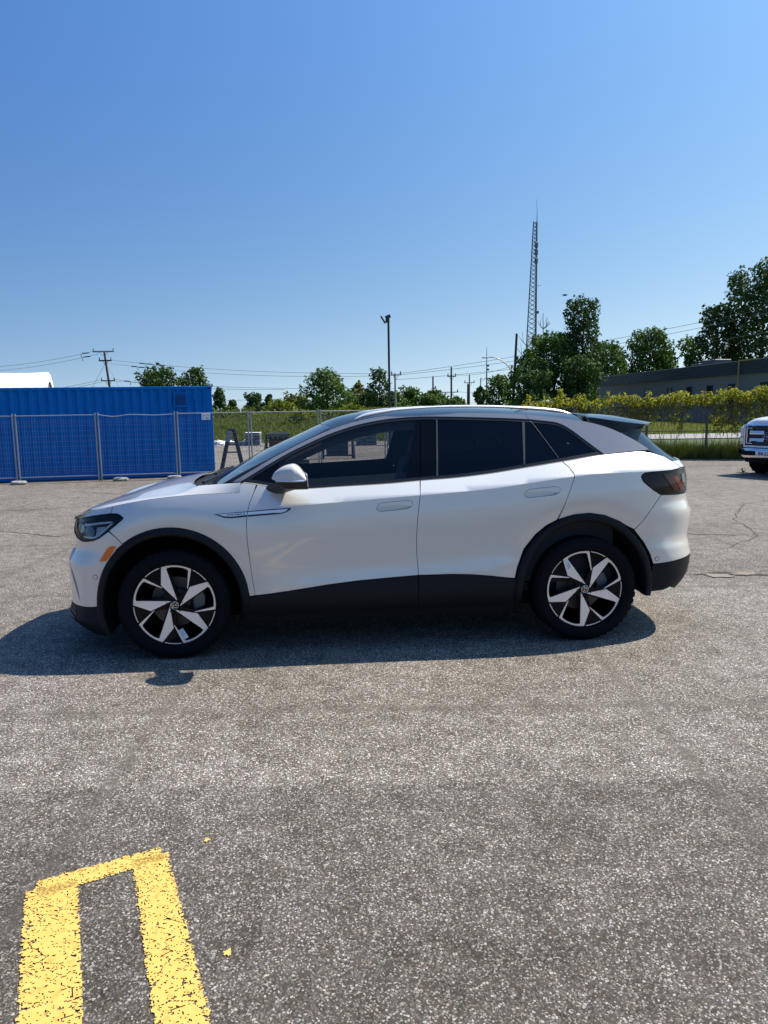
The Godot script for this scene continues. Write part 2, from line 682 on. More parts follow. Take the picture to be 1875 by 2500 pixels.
func make_wheel(car: Node3D, at: Vector3, spin: float, logo: float, side: float, sticker: int) -> void:
	var wheel := sub("wheel", car, at)
	if side < 0.0:
		wheel.rotation.y = PI
	var ax := Transform3D(Basis(Vector3.RIGHT, Vector3.BACK, Vector3.DOWN), Vector3.ZERO)
	var mb := MB.new()
	mb.lathe(pv([0.25, -0.09, 0.262, -0.104, 0.30, -0.12, 0.335, -0.118, 0.353, -0.104, 0.361, -0.086, 0.3625, -0.062, 0.3625, -0.052, 0.354, -0.05, 0.354, -0.042, 0.3625, -0.04, 0.3625, -0.006, 0.354, -0.004, 0.354, 0.004, 0.3625, 0.006, 0.3625, 0.04, 0.354, 0.042, 0.354, 0.05, 0.3625, 0.052, 0.361, 0.086, 0.353, 0.104, 0.343, 0.112, 0.341, 0.116, 0.325, 0.1205, 0.30, 0.122, 0.283, 0.1165, 0.281, 0.119, 0.274, 0.114, 0.271, 0.106, 0.2708, 0.06]), 72, ax)
	for k in 44:
		# shoulder lugs of the tread
		var a := TAU * k / 44.0
		for s in [-1.0, 1.0]:
			mb.box(Vector3(cos(a), sin(a), 0) * 0.3545 + Vector3(0, 0, 0.09 * s), Vector3(0.012, 0.034, 0.03), Basis(Vector3.BACK, a))
	obj("tyre", mb, M.tyre, wheel)
	var rho := 0.268
	mb = MB.new()
	mb.lathe(pv([0.2665, 0.088, 0.2672, 0.103, 0.2685, 0.106, 0.2705, 0.104, 0.2705, 0.09, 0.262, 0.06, 0.243, 0.03, 0.243, -0.1]), 60, ax)
	mb.lathe(pv([0.243, -0.1, 0.0, -0.1]), 40, ax)
	obj("rim", mb, M.gloss_black, wheel)
	mb = MB.new()
	mb.lathe(pv([0.168, -0.03, 0.168, -0.008, 0.10, -0.008, 0.09, 0.02, 0.0, 0.02]), 48, ax)
	obj("brake_disc", mb, M.disc, wheel)
	mb = MB.new()
	mb.prism(pv([0.10, -0.075, 0.175, -0.06, 0.19, 0.0, 0.175, 0.06, 0.10, 0.075, 0.115, 0.0]), -0.03, 0.03, Transform3D(Basis(Vector3.BACK, 0.2), Vector3.ZERO), 0.008)
	obj("brake_caliper", mb, M.caliper, wheel)
	# five pockets cut through a dark dished face
	var win := polar([98.3, 0.915, 92, 0.925, 84, 0.928, 76, 0.926, 69, 0.915, 53.5, 0.56, 56, 0.30, 66, 0.22], rho)
	for k in 5:
		var r0 := deg_to_rad(80 - 72 * (k + 1)) + spin
		var sector := PackedVector2Array([Vector2.ZERO])
		for i in 15:
			sector.append(Vector2.from_angle(r0 + deg_to_rad(72) * i / 14.0) * 0.2668)
		var shape := sector
		for d in [k, k + 1]:
			var w := Transform2D(spin - deg_to_rad(72) * d, Vector2.ZERO) * win
			var got := Geometry2D.clip_polygons(shape, w)
			var best := 0
			for i in got.size():
				if got[i].size() > got[best].size():
					best = i
			shape = got[best]
		mb = MB.new()
		mb.prism(shape, 0.045, 0.088, Transform3D(), 0.0)
		obj("spoke", mb, M.gloss_black, wheel)
		var tw := Transform2D(spin - deg_to_rad(72) * k, Vector2.ZERO)
		var blade := PackedVector2Array()
		blade.append_array(tw * polar([106, 0.985, 99, 0.987, 92, 0.988, 85, 0.988, 78, 0.988, 71, 0.987, 63.4, 0.985], rho))
		blade.append_array(tw * polar([49.2, 0.515, 51.0, 0.512, 66.6, 0.925, 69, 0.94, 76, 0.948, 84, 0.95, 92, 0.948, 97.5, 0.938, 99.6, 0.915], rho))
		blade.append_array(tw * polar([58, 0.128, 73, 0.14, 120.5, 0.585], rho))
		mb = MB.new()
		mb.prism(blade, 0.0882, 0.0935, Transform3D(), 0.0)
		obj("machined_blade", mb, M.machined, wheel)
		var arc := PackedVector2Array()
		arc.append_array(tw * polar([60.6, 0.988, 55, 0.988, 49, 0.988, 43, 0.988, 37, 0.988], rho))
		arc.append_array(tw * polar([37, 0.968, 43, 0.968, 49, 0.968, 55, 0.968, 60.6, 0.968], rho))
		mb = MB.new()
		mb.prism(arc, 0.0882, 0.0935)
		obj("machined_edge", mb, M.machined, wheel)
	mb = MB.new()
	for k in 5:
		var a := TAU * k / 5.0 + spin + 0.3
		mb.lathe(pv([0.0, 0.094, 0.008, 0.093, 0.009, 0.085]), 6, Transform3D(ax.basis, Vector3(cos(a), sin(a), 0) * 0.053))
	obj("wheel_bolt", mb, M.plastic, wheel)
	mb = MB.new()
	mb.lathe(pv([0.032, 0.085, 0.031, 0.096, 0.028, 0.098, 0.0, 0.099]), 28, ax)
	obj("hub_cap", mb, M.gloss_black, wheel)
	mb = MB.new()
	emblem_letters(mb, 0.0255, 0.0)
	var em := obj("emblem", mb, M.chrome, wheel)
	em.transform = Transform3D(Basis(Vector3.BACK, logo), Vector3(0, 0, 0.1))
	if sticker > 0:
		var w := 0.031
		var h := 0.072
		var p := Vector2.from_angle(deg_to_rad(-76.4)) * 0.757 * rho
		var turn := deg_to_rad(30)
		if sticker == 2:
			p = Vector2.from_angle(deg_to_rad(124.6)) * 0.79 * rho
			turn = deg_to_rad(203)
			w = 0.028
			h = 0.062
		mb = MB.new()
		mb.box(Vector3.ZERO, Vector3(w, h, 0.0008))
		var st := obj("paper_label", mb, M.paper, wheel)
		st.transform = Transform3D(Basis(Vector3.BACK, turn), Vector3(p.x, p.y, 0.0945 if sticker == 2 else 0.0915))
		mb = MB.new()
		label_print(mb, w, h, 0.0006)
		var pr := obj("label_print", mb, M.ink, wheel)
		pr.transform = st.transform

func arch_flare(car: Node3D, ax: float, cx: float, ro: Vector2, ri: Vector2, a0: float, a1: float) -> void:
	var mb := MB.new()
	var n := 44
	var pts := PackedVector3Array()
	var liner := PackedVector3Array()
	for i in n + 1:
		var a := deg_to_rad(lerpf(a0, a1, float(i) / n))
		var d := Vector2(cos(a), sin(a))
		for k in 6:
			var w: float = [0.0, 0.1, 0.35, 0.7, 1.0, 1.0][k]
			var off: float = [-0.012, 0.012, 0.02, 0.02, 0.014, -0.06][k]
			var p := Vector2(cx, 0.36) + d * ro.lerp(ri, w)
			pts.append(spt(0, p.x, maxf(p.y, 0.16), -1) * Vector3(1, 0, 1) + Vector3(0, p.y, off))
		for z in [0.86, 0.62, 0.4]:
			var p := Vector2(cx, 0.36) + d * (ri + Vector2(0.012, 0.012))
			liner.append(Vector3(p.x, p.y, z))
	mb.grid(n + 1, 6, pts, Vector3.INF, true)
	pair("wheel_arch_trim", mb, M.plastic, car)
	mb = MB.new()
	mb.grid(n + 1, 3, liner, Vector3.INF, false)
	mb.quad(Vector3(ax - 0.55, 0.14, 0.4), Vector3(ax + 0.55, 0.14, 0.4), Vector3(ax + 0.55, 0.9, 0.4), Vector3(ax - 0.55, 0.9, 0.4), Vector3.BACK)
	pair("wheel_arch_liner", mb, M.void, car)

func side_mirror(car: Node3D) -> void:
	# housing lofted rearwards: sections in the y-z plane
	for s in [1.0, -1.0]:
		var parent := sub("side_mirror", car)
		var top := pv([0.668, 1.196, 0.676, 1.214, 0.692, 1.232, 0.737, 1.262, 0.775, 1.275, 0.805, 1.279, 0.837, 1.264, 0.866, 1.228, 0.884, 1.196])
		var pts := PackedVector3Array()
		for i in 19:
			var x := lerpf(0.668, 0.884, pow(i / 18.0, 1.15))
			var y0 := 1.174 + 0.010 * smoothstep(0.70, 0.668, x)
			var y1 := maxf(cv(top, x), y0 + 0.004)
			var hw := 0.105 * pow(clampf((x - 0.664) / 0.14, 0.0, 1.0), 0.55)
			var zc := 1.005 + 0.02 * (x - 0.668)
			for k in 25:
				var a := PI * k / 24.0
				pts.append(Vector3(x, y0 + (y1 - y0) * pow(sin(a), 0.62), zc + hw * (signf(cos(a)) * pow(absf(cos(a)), 0.75))))
		var mb := MB.new()
		mb.grid(19, 25, pts, Vector3(0.79, 1.19, 1.0))
		obj("mirror_shell", mb if s > 0 else mirrored(mb), M.paint_silver, parent)
		mb = MB.new()
		var lo := PackedVector3Array()
		for i in 15:
			var x := lerpf(0.688, 0.892, i / 14.0)
			var hw := 0.103 * pow(clampf((x - 0.68) / 0.12, 0.0, 1.0), 0.5)
			var zc := 1.005 + 0.02 * (x - 0.668)
			var yt := 1.176
			var yb := 1.113 + 0.03 * smoothstep(0.76, 0.69, x)
			for k in 17:
				var a := PI * k / 16.0
				lo.append(Vector3(x, yt - (yt - yb) * pow(sin(a), 0.5), zc + hw * 0.98 * cos(a)))
		mb.grid(15, 17, lo, Vector3(0.79, 1.175, 1.0))
		mb.quad(Vector3(0.889, 1.125, 0.91), Vector3(0.889, 1.125, 1.1), Vector3(0.884, 1.19, 1.1), Vector3(0.884, 1.19, 0.91), Vector3.RIGHT)
		# foot that reaches down to the door
		var foot := PackedVector3Array()
		for i in 9:
			var t := i / 8.0
			var c := Vector3(0.79, 1.145, 0.98).lerp(Vector3(0.676, 1.098, 0.845), t)
			var rx := lerpf(0.085, 0.066, t)
			var ry := lerpf(0.022, 0.034, t)
			for k in 13:
				var a := TAU * k / 12.0
				foot.append(c + Vector3(cos(a) * rx, sin(a) * ry - cos(a) * rx * 0.12, 0))
		mb.grid(9, 13, foot, Vector3(0.735, 1.12, 0.91))
		obj("mirror_base", mb if s > 0 else mirrored(mb), M.satin_black, parent)
		mb = MB.new()
		var ip := PackedVector3Array()
		for i in 13:
			var x := lerpf(0.695, 0.872, i / 12.0)
			ip.append(Vector3(x, 1.176, 1.006 + 0.108 * pow(clampf((x - 0.664) / 0.14, 0.0, 1.0), 0.5)))
		mb.tube(ip, PackedFloat32Array([0.006]), 6)
		obj("indicator_lamp", mb if s > 0 else mirrored(mb), M.lamp_clear, parent)
		mb = MB.new()
		mb.rbox(Vector3(0.882, 1.175, 1.0), Vector3(0.004, 0.085, 0.15), 0.0015, Basis(Vector3.UP, 0.12) * Basis(Vector3.BACK, 0.05))
		obj("mirror_glass", mb if s > 0 else mirrored(mb), M.mirror, parent)

func seat(parent: Node3D, x: float, z: float) -> void:
	var mb := MB.new()
	mb.rbox(Vector3(x, 0.58, z), Vector3(0.52, 0.16, 0.5), 0.05, Basis(Vector3.BACK, 0.12))
	mb.rbox(Vector3(x + 0.34, 0.92, z), Vector3(0.14, 0.64, 0.5), 0.05, Basis(Vector3.BACK, -0.36))
	mb.rbox(Vector3(x + 0.475, 1.31, z), Vector3(0.1, 0.2, 0.28), 0.04, Basis(Vector3.BACK, -0.25))
	obj("seat", mb, M.interior, parent)

func build_car() -> void:
	var car := thing("electric_suv", "white electric SUV with silver roof rails parked side-on, facing left", "car", Vector3(-1.4633, 0, -5.5895), 0.0929)
	var mb: MB
	var farc := arc2(-0.012, 0.36, 0.503, 0.516, 5, 178, 36)
	var rarc := arc2(2.757, 0.36, 0.492, 0.533, 11, 169, 36)
	# dark shell close behind the panels, so that the gaps read dark
	mb = MB.new()
	panel(mb, 0, join2([along(FC, -0.5, 0.4, 14), along(BELT, 0.5, 3.1, 24), pv([3.3, 1.15, 3.3, 0.6, 3.235, 0.56]), rarc, pv([2.26, 0.32, 0.5, 0.3]), farc, pv([-0.5, 0.38])]), -0.027, 0.0, [], false, 0.11, 0.09)
	pair("body_shell", mb, M.void, car)
	# panels
	mb = MB.new()
	var fender := join2([along(FC, -0.37, 0.44, 24), pv([0.45, 1.13]), along(BELT, 0.46, 0.556, 4), pv([0.539, 1.087, 0.511, 1.018, 0.496, 0.96, 0.489, 0.896, 0.489, 0.792, 0.497, 0.672, 0.508, 0.552, 0.525, 0.412, 0.489, 0.405]), farc.slice(2, 28), pv([-0.308, 0.773, -0.353, 0.823, -0.395, 0.86, -0.348, 0.896, -0.306, 0.93, -0.296, 0.942, -0.32, 0.961, -0.344, 0.969, -0.384, 0.968])])
	panel(mb, 0, inner(fender, 0.0018), 0.0, 0.015, [], false, 0.05, 0.03)
	var hoodedge := pv3([-0.66, 0.93, 0.625, -0.624, 0.946, 0.655, -0.542, 0.987, 0.70, -0.424, 1.018, 0.75, -0.276, 1.047, 0.79, -0.14, 1.066, 0.802, 0.02, 1.082, 0.803, 0.084, 1.097, 0.802, 0.135, 1.115, 0.80, 0.166, 1.131, 0.797])
	var ftop := hoodedge.slice(2)
	ftop.append_array(pv3([0.28, 1.139, 0.812, 0.385, 1.146, 0.832, 0.455, 1.15, 0.842]))
	strip3(mb, on(0, along(FC, -0.545, 0.45, 24)), smooth3(ftop), 26, 0.004)
	pair("front_fender", mb, M.paint, car)
	var handle := [pv([1.333, 0.962, 1.342, 0.985, 1.367, 1.001, 1.45, 1.008, 1.55, 1.015, 1.572, 1.006, 1.577, 0.991, 1.566, 0.97, 1.542, 0.957, 1.45, 0.949, 1.366, 0.943, 1.345, 0.947]), pv([2.326, 1.027, 2.335, 1.05, 2.36, 1.066, 2.445, 1.073, 2.545, 1.08, 2.568, 1.071, 2.575, 1.056, 2.563, 1.035, 2.539, 1.022, 2.45, 1.014, 2.36, 1.007, 2.338, 1.012])]
	var door1 := join2([along(BELT, 0.564, 1.638, 24), pv([1.629, 1.06, 1.615, 0.963, 1.603, 0.864, 1.597, 0.752, 1.599, 0.632, 1.605, 0.558, 1.605, 0.511, 1.438, 0.503, 1.202, 0.489, 1.005, 0.47, 0.745, 0.436, 0.525, 0.411, 0.508, 0.552, 0.497, 0.672, 0.489, 0.792, 0.489, 0.896, 0.496, 0.96, 0.511, 1.018, 0.539, 1.087])])
	var d2 := join2([along(BELT, 1.642, 2.60, 22), pv([2.621, 1.236, 2.653, 1.201, 2.672, 1.16, 2.674, 1.149, 2.662, 1.11, 2.613, 0.976, 2.556, 0.852]), pv([2.484, 0.817, 2.41, 0.759, 2.33, 0.66, 2.283, 0.54, 2.267, 0.462]), pv([2.108, 0.487, 1.973, 0.502, 1.838, 0.51, 1.605, 0.511, 1.605, 0.558, 1.599, 0.632, 1.597, 0.752, 1.603, 0.864, 1.615, 0.963, 1.629, 1.06])])
	var doors := [door1, d2]
	for k in 2:
		mb = MB.new()
		panel(mb, 0, inner(doors[k], 0.0019), 0.0, 0.018, [handle[k]], true)
		var made := pair("front_door" if k == 0 else "rear_door", mb, M.paint, car)
		# flush handle: flap above, dark scooped pocket below
		var h: PackedVector2Array = inner(handle[k], 0.0025)
		var o := Vector2(0.995, 0.065) * k
		var pocket := pv([1.338, 0.972, 1.36, 0.978, 1.47, 0.985, 1.50, 0.983, 1.565, 0.972, 1.53, 0.958, 1.45, 0.952, 1.366, 0.946, 1.346, 0.951])
		for i in pocket.size():
			pocket[i] += o
		var flap := MB.new()
		panel(flap, 0, h, 0.001, 0.012, [pocket], false, 0.03, 0.02)
		var scoop := MB.new()
		panel(scoop, 0, pocket, -0.018, -0.018, [], false, 0.04, 0.03)
		for s in 2:
			obj("door_handle", flap if s == 0 else mirrored(flap), M.paint, made[s])
			obj("handle_pocket", scoop if s == 0 else mirrored(scoop), M.paint, made[s])
	mb = MB.new()
	var quarter := join2([pv([2.625, 1.237]), along(BELT, 2.66, 3.2, 10), pv([3.29, 1.277, 3.376, 1.251, 3.432, 1.219, 3.499, 1.172, 3.384, 1.163, 3.262, 1.16, 3.216, 1.158, 3.172, 1.155, 3.150, 1.145, 3.140, 1.126, 3.155, 1.095, 3.186, 1.069, 3.232, 1.034, 3.293, 0.998, 3.215, 0.90, 3.151, 0.816, 3.105, 0.768, 3.05, 0.795]), pv([2.994, 0.83, 2.888, 0.874, 2.784, 0.892, 2.668, 0.884, 2.566, 0.856, 2.613, 0.976, 2.662, 1.11, 2.676, 1.149, 2.674, 1.165, 2.655, 1.203])])
	panel(mb, 0, inner(quarter, 0.0018), 0.0, 0.015, [], true, 0.04, 0.03)
	pair("rear_quarter_panel", mb, M.paint, car)
	# bumpers and tailgate wrap round the corners to the middle of the car
	mb = MB.new()
	panel(mb, 1, pv([-9, 0.862, -0.79, 0.87, -0.735, 0.894, -0.66, 0.928, -0.60, 0.948, -0.50, 0.98, -0.42, 1.0, -0.375, 1.012, -0.388, 0.97, -0.452, 0.96, -0.533, 0.945, -0.603, 0.927, -0.66, 0.909, -0.739, 0.888, -0.745, 0.84, -0.70, 0.806, -0.66, 0.786, -0.607, 0.772, -0.556, 0.778, -0.509, 0.789, -0.463, 0.809, -0.40, 0.852, -0.356, 0.82, -0.313, 0.773, -0.36, 0.735, -0.403, 0.66, -0.463, 0.55, -0.498, 0.45, -0.516, 0.354, -0.575, 0.347, -0.64, 0.343, -0.748, 0.336, -9, 0.336]), 0.0, 0.015, [pv([-0.735, 0.625, -0.70, 0.568, -0.675, 0.508, -0.655, 0.445, -0.645, 0.375, -0.652, 0.385, -0.683, 0.469, -0.712, 0.545])], false, 0.05, 0.03)
	pair("front_bumper", mb, M.paint, car)
	mb = MB.new()
	panel(mb, 1, pv([-9, 0.62, -0.735, 0.62, -0.64, 0.375, -9, 0.375]), -0.03, 0.0)
	pair("air_intake", mb, M.void, car)
	mb = MB.new()
	panel(mb, 1, pv([-9, 0.333, -0.748, 0.333, -0.64, 0.340, -0.575, 0.344, -0.514, 0.350, -0.49, 0.25, -0.46, 0.145, -0.58, 0.15, -0.68, 0.175, -9, 0.175]), -0.004, 0.03)
	pair("lower_bumper", mb, M.plastic, car)
	mb = MB.new()
	var rngc := RandomNumberGenerator.new()
	for i in 4:
		for j in 3:
			var ce := Vector2(-0.765 + 0.02 * i + 0.008 * (j % 2), 0.318 - 0.026 * j - 0.004 * i)
			panel(mb, 1, arc2(ce.x, ce.y, 0.0085, 0.009, 0, 300, 5), 0.002, 0.006)
	pair("bumper_grille_cell", mb, M.disc, car)
	mb = MB.new()
	panel(mb, 2, pv([3.297, 0.996, 3.442, 0.99, 3.49, 0.989, 3.6, 0.983, 9, 0.983, 9, 0.56, 3.594, 0.546, 3.252, 0.523, 3.228, 0.59, 3.18, 0.675, 3.108, 0.764, 3.155, 0.816, 3.219, 0.90]), 0.0, 0.015)
	pair("rear_bumper", mb, M.paint, car)
	mb = MB.new()
	panel(mb, 2, pv([9, 0.557, 3.594, 0.543, 3.25, 0.519, 3.244, 0.45, 3.21, 0.32, 3.346, 0.325, 3.404, 0.34, 3.5, 0.30, 9, 0.29]), -0.003, 0.04)
	pair("lower_bumper", mb, M.plastic, car)
	mb = MB.new()
	panel(mb, 2, pv([3.445, 1.217, 3.503, 1.174, 3.61, 1.172, 3.68, 1.13, 3.685, 1.03, 3.62, 0.988, 9, 0.987, 9, 1.215]), 0.0, 0.015, [], true)
	pair("tailgate", mb, M.paint, car)
	# hood
	mb = MB.new()
	bridge(mb, smooth3(hoodedge), smooth3(pv3([-0.80, 0.868, 0, -0.725, 0.92, 0, -0.6, 0.963, 0, -0.47, 1.004, 0, -0.30, 1.058, 0, -0.18, 1.085, 0, -0.05, 1.108, 0, 0.07, 1.124, 0])), 2.4, 28, 40, 0.0, true)
	obj("hood", mb, M.paint, car)
	mb = MB.new()
	bridge(mb, pv3([0.15, 1.112, 0.795, 0.30, 1.125, 0.785, 0.42, 1.142, 0.78]), pv3([0.05, 1.098, 0, 0.12, 1.075, 0, 0.2, 1.08, 0]), 2.4, 6, 24)
	obj("cowl", mb, M.plastic, car)
	for wz in [0.42, -0.25]:
		mb = MB.new()
		mb.bar(Vector3(0.15, 1.118, wz), Vector3(0.22, 1.135, wz - 0.4), 0.016, 0.012)
		mb.bar(Vector3(0.18, 1.13, wz + 0.16), Vector3(0.25, 1.148, wz - 0.36), 0.012, 0.02)
		obj("wiper", mb, M.satin_black, car)
	# lower cladding of the doors
	mb = MB.new()
	panel(mb, 0, pv([0.475, 0.40, 0.527, 0.408, 0.745, 0.433, 1.005, 0.467, 1.202, 0.486, 1.438, 0.5, 1.603, 0.508, 1.604, 0.30, 1.2, 0.297, 0.87, 0.294, 0.45, 0.284]), 0.007, 0.03)
	pair("door_cladding", mb, M.plastic, car)
	mb = MB.new()
	panel(mb, 0, pv([1.608, 0.508, 1.838, 0.507, 1.973, 0.499, 2.108, 0.484, 2.28, 0.456, 2.30, 0.304, 1.608, 0.30]), 0.007, 0.03)
	pair("door_cladding", mb, M.plastic, car)
	mb = MB.new()
	mb.rbox(Vector3(1.38, 0.25, 0), Vector3(1.95, 0.14, 1.58), 0.03)
	mb.box(Vector3(1.4, 0.27, 0), Vector3(4.1, 0.12, 0.78))
	obj("underbody", mb, M.void, car)
	arch_flare(car, 0.0, -0.012, Vector2(0.503, 0.516), Vector2(0.447, 0.462), -11, 204)
	arch_flare(car, 2.766, 2.757, Vector2(0.492, 0.533), Vector2(0.437, 0.475), -7, 187)
	# roof frame in silver, side windows
	mb = MB.new()
	var rail := join2([smooth2(cut(SU, 0.0, 2.35), 3), pv([2.413, 1.5535, 2.433, 1.523]), rev(smooth2(cut(SL, 0.0, 2.4), 3))])
	panel(mb, 3, rail, 0.006, 0.02)
	pair("roof_frame", mb, M.silver, car)
	mb = MB.new()
	var cp := join2([pv([2.417, 1.553]), smooth2(cut(SU, 2.45, 3.3), 3), pv([3.262, 1.299, 3.1, 1.289]), rev(smooth2(cut(SL, 2.45, 3.0), 3)), pv([2.437, 1.5225])])
	panel(mb, 3, cp, 0.006, 0.02)
	pair("rear_pillar_panel", mb, M.silver, car)
	var dlo := join2([smooth2(SL, 3), rev(along(BELT, 0.47, 2.925, 30))])
	var inn := inner(dlo, 0.019)
	mb = MB.new()
	panel(mb, 3, dlo, 0.003, 0.01, [inn])
	pair("window_trim", mb, M.satin_black, car)
	mb = MB.new()
	strip3(mb, on(0, along(BELT, 0.47, 3.2, 40)), on(3, along(BELT, 0.47, 3.2, 40)), 40)
	pair("window_shelf", mb, M.paint, car)
	var lines := [
		["mirror_sail", [0.3, 1.0, 0.70, 1.0, 0.70, 1.7, 0.3, 1.7], "gloss_black", 0.0],
		["front_window", [0.703, 1.0, 1.512, 1.0, 1.553, 1.149, 1.652, 1.532, 1.67, 1.7, 0.703, 1.7], "glass_front", -0.004],
		["pillar_trim", [1.514, 1.0, 1.643, 1.133, 1.674, 1.539, 1.69, 1.7, 1.672, 1.7, 1.654, 1.532, 1.555, 1.149], "gloss_black", 0.0],
		["pillar_trim", [1.647, 1.1, 1.754, 1.1, 1.754, 1.161, 1.783, 1.523, 1.795, 1.7, 1.692, 1.7, 1.678, 1.539, 1.648, 1.133], "gloss_black", 0.0],
		["window_bar", [1.754, 1.1, 1.764, 1.1, 1.793, 1.523, 1.80, 1.7, 1.796, 1.7, 1.784, 1.523, 1.755, 1.161], "trim_grey", 0.004],
		["rear_window", [1.766, 1.1, 2.35, 1.1, 2.357, 1.204, 2.384, 1.506, 2.40, 1.7, 1.802, 1.7, 1.795, 1.523], "glass_dark", -0.004],
		["window_bar", [2.352, 1.1, 2.364, 1.1, 2.37, 1.207, 2.405, 1.506, 2.42, 1.7, 2.402, 1.7, 2.386, 1.506, 2.359, 1.204], "trim_grey", 0.005],
		["rear_window", [2.366, 1.1, 2.70, 1.1, 2.605, 1.262, 2.53, 1.378, 2.45, 1.5, 2.43, 1.53, 2.43, 1.7, 2.422, 1.7, 2.407, 1.506, 2.372, 1.207], "glass_dark", -0.004],
		["quarter_window", [2.711, 1.1, 3.2, 1.1, 3.2, 1.7, 2.44, 1.7, 2.44, 1.53, 2.459, 1.502, 2.538, 1.38, 2.613, 1.264], "glass_dark", -0.003],
	]
	for l in lines:
		for q in Geometry2D.intersect_polygons(inn, pv(l[1])):
			mb = MB.new()
			panel(mb, 3, q, l[3], 0.0 if l[2] == "glass_front" else 0.008)
			pair(l[0], mb, M[l[2]], car)
	# the seam line between rear door glass and quarter glass
	mb = MB.new()
	var seam := on(3, pv([2.437, 1.512, 2.456, 1.499, 2.534, 1.379, 2.60, 1.273, 2.609, 1.258]), 0.001)
	mb.tube(seam, PackedFloat32Array([0.0025]), 6)
	pair("window_seal", mb, M.trim_grey, car)
	# windscreen, roof, rails, spoiler, rear window
	var wse := pv3([0.33, 1.14, 0.775, 0.467, 1.213, 0.75, 0.637, 1.295, 0.712, 0.836, 1.391, 0.672, 1.05, 1.49, 0.62])
	var wsc := pv3([0.10, 1.05, 0, 0.216, 1.125, 0, 0.338, 1.195, 0, 0.444, 1.256, 0, 0.596, 1.333, 0, 0.824, 1.432, 0, 0.99, 1.507, 0])
	mb = MB.new()
	bridge(mb, smooth3(wse), smooth3(wsc), 2.2, 16, 24)
	obj("windscreen", mb, M.glass_screen, car)
	var su3 := on(3, smooth2(SU, 9), 0.004)
	var su_front := PackedVector3Array()
	var su_roof := PackedVector3Array()
	for p in su3:
		if p.x < 1.055:
			su_front.append(p)
		if p.x > 1.045 and p.x < 2.86:
			su_roof.append(p)
	mb = MB.new()
	strip3(mb, smooth3(wse), su_front, 18, 0.002)
	pair("windscreen_trim", mb, M.satin_black, car)
	mb = MB.new()
	bridge(mb, su_roof, smooth3(pv3([0.995, 1.512, 0, 1.075, 1.545, 0, 1.15, 1.566, 0, 1.226, 1.580, 0, 1.302, 1.592, 0, 1.45, 1.607, 0, 1.75, 1.619, 0, 2.1, 1.616, 0, 2.5, 1.597, 0, 2.83, 1.572, 0])), 2.4, 30, 28)
	obj("roof", mb, M.roof_black, car)
	mb = MB.new()
	var rt := smooth2(pv([1.220, 1.545, 1.251, 1.564, 1.306, 1.586, 1.402, 1.602, 1.54, 1.616, 1.747, 1.626, 1.9, 1.63, 2.1, 1.628, 2.314, 1.62, 2.528, 1.607, 2.671, 1.589, 2.758, 1.561]), 3)
	var rl := pv([1.219, 1.540, 1.277, 1.553, 1.4, 1.576, 1.537, 1.597, 1.675, 1.606, 1.813, 1.612, 2.1, 1.61, 2.38, 1.595, 2.522, 1.582, 2.665, 1.566, 2.756, 1.555])
	var rp := PackedVector3Array()
	for q in rt:
		var yl := minf(cv(rl, q.x), q.y - 0.002)
		var h := q.y - yl
		for k in 9:
			var a := TAU * k / 8.0
			rp.append(Vector3(q.x, yl + h * 0.5 + sin(a) * h * 0.5, 0.575 + cos(a) * minf(0.017, 0.004 + h)))
	mb.grid(rt.size(), 9, rp, Vector3.INF, false)
	pair("roof_rail", mb, M.rail, car)
	var hl := pv3([2.856, 1.510, 0.648, 2.866, 1.532, 0.640, 3.088, 1.498, 0.652, 3.29, 1.474, 0.62])
	mb = MB.new()
	bridge(mb, smooth3(hl), smooth3(pv3([2.845, 1.57, 0, 2.97, 1.562, 0, 3.14, 1.549, 0, 3.30, 1.525, 0, 3.50, 1.487, 0])), 2.6, 18, 24)
	bridge(mb, pv3([3.288, 1.474, 0.6, 3.285, 1.462, 0.598, 3.22, 1.438, 0.62]), pv3([3.50, 1.487, 0, 3.495, 1.465, 0, 3.38, 1.45, 0]), 2.6, 6, 24)
	var under := pv3([2.858, 1.503, 0.652, 2.95, 1.470, 0.663, 3.085, 1.415, 0.683, 3.16, 1.437, 0.668, 3.284, 1.466, 0.622])
	strip3(mb, smooth3(hl), under, 18, 0.0)
	strip3(mb, Transform3D(Basis.from_scale(Vector3(1, 1, -1)), Vector3.ZERO) * smooth3(hl), Transform3D(Basis.from_scale(Vector3(1, 1, -1)), Vector3.ZERO) * under, 18, 0.0)
	obj("roof_spoiler", mb, M.roof_black, car)
	mb = MB.new()
	bridge(mb, smooth3(pv3([3.075, 1.418, 0.70, 3.188, 1.354, 0.718, 3.26, 1.298, 0.738, 3.376, 1.251, 0.742, 3.445, 1.217, 0.722])), smooth3(pv3([3.36, 1.462, 0, 3.43, 1.39, 0, 3.51, 1.31, 0, 3.585, 1.245, 0, 3.64, 1.21, 0])), 3.6, 14, 28)
	strip3(mb, pv3([3.085, 1.415, 0.695, 3.16, 1.437, 0.668, 3.284, 1.466, 0.602]), pv3([3.075, 1.418, 0.70, 3.12, 1.39, 0.705, 3.188, 1.354, 0.718]), 6, 0.0)
	obj("tailgate_window", mb, M.glass_dark, car)
	# headlamps, tail lamps, markers, badge
	var hp := pv([-0.735, 0.885, -0.66, 0.906, -0.603, 0.924, -0.533, 0.942, -0.452, 0.957, -0.384, 0.966, -0.344, 0.967, -0.32, 0.959, -0.299, 0.942, -0.308, 0.93, -0.35, 0.895, -0.402, 0.854, -0.463, 0.812, -0.509, 0.792, -0.556, 0.781, -0.607, 0.775, -0.66, 0.789, -0.70, 0.809, -0.742, 0.843])
	var lamp_l := sub("headlight", car)
	var lamp_r := sub("headlight", car)
	var both := [lamp_l, lamp_r]
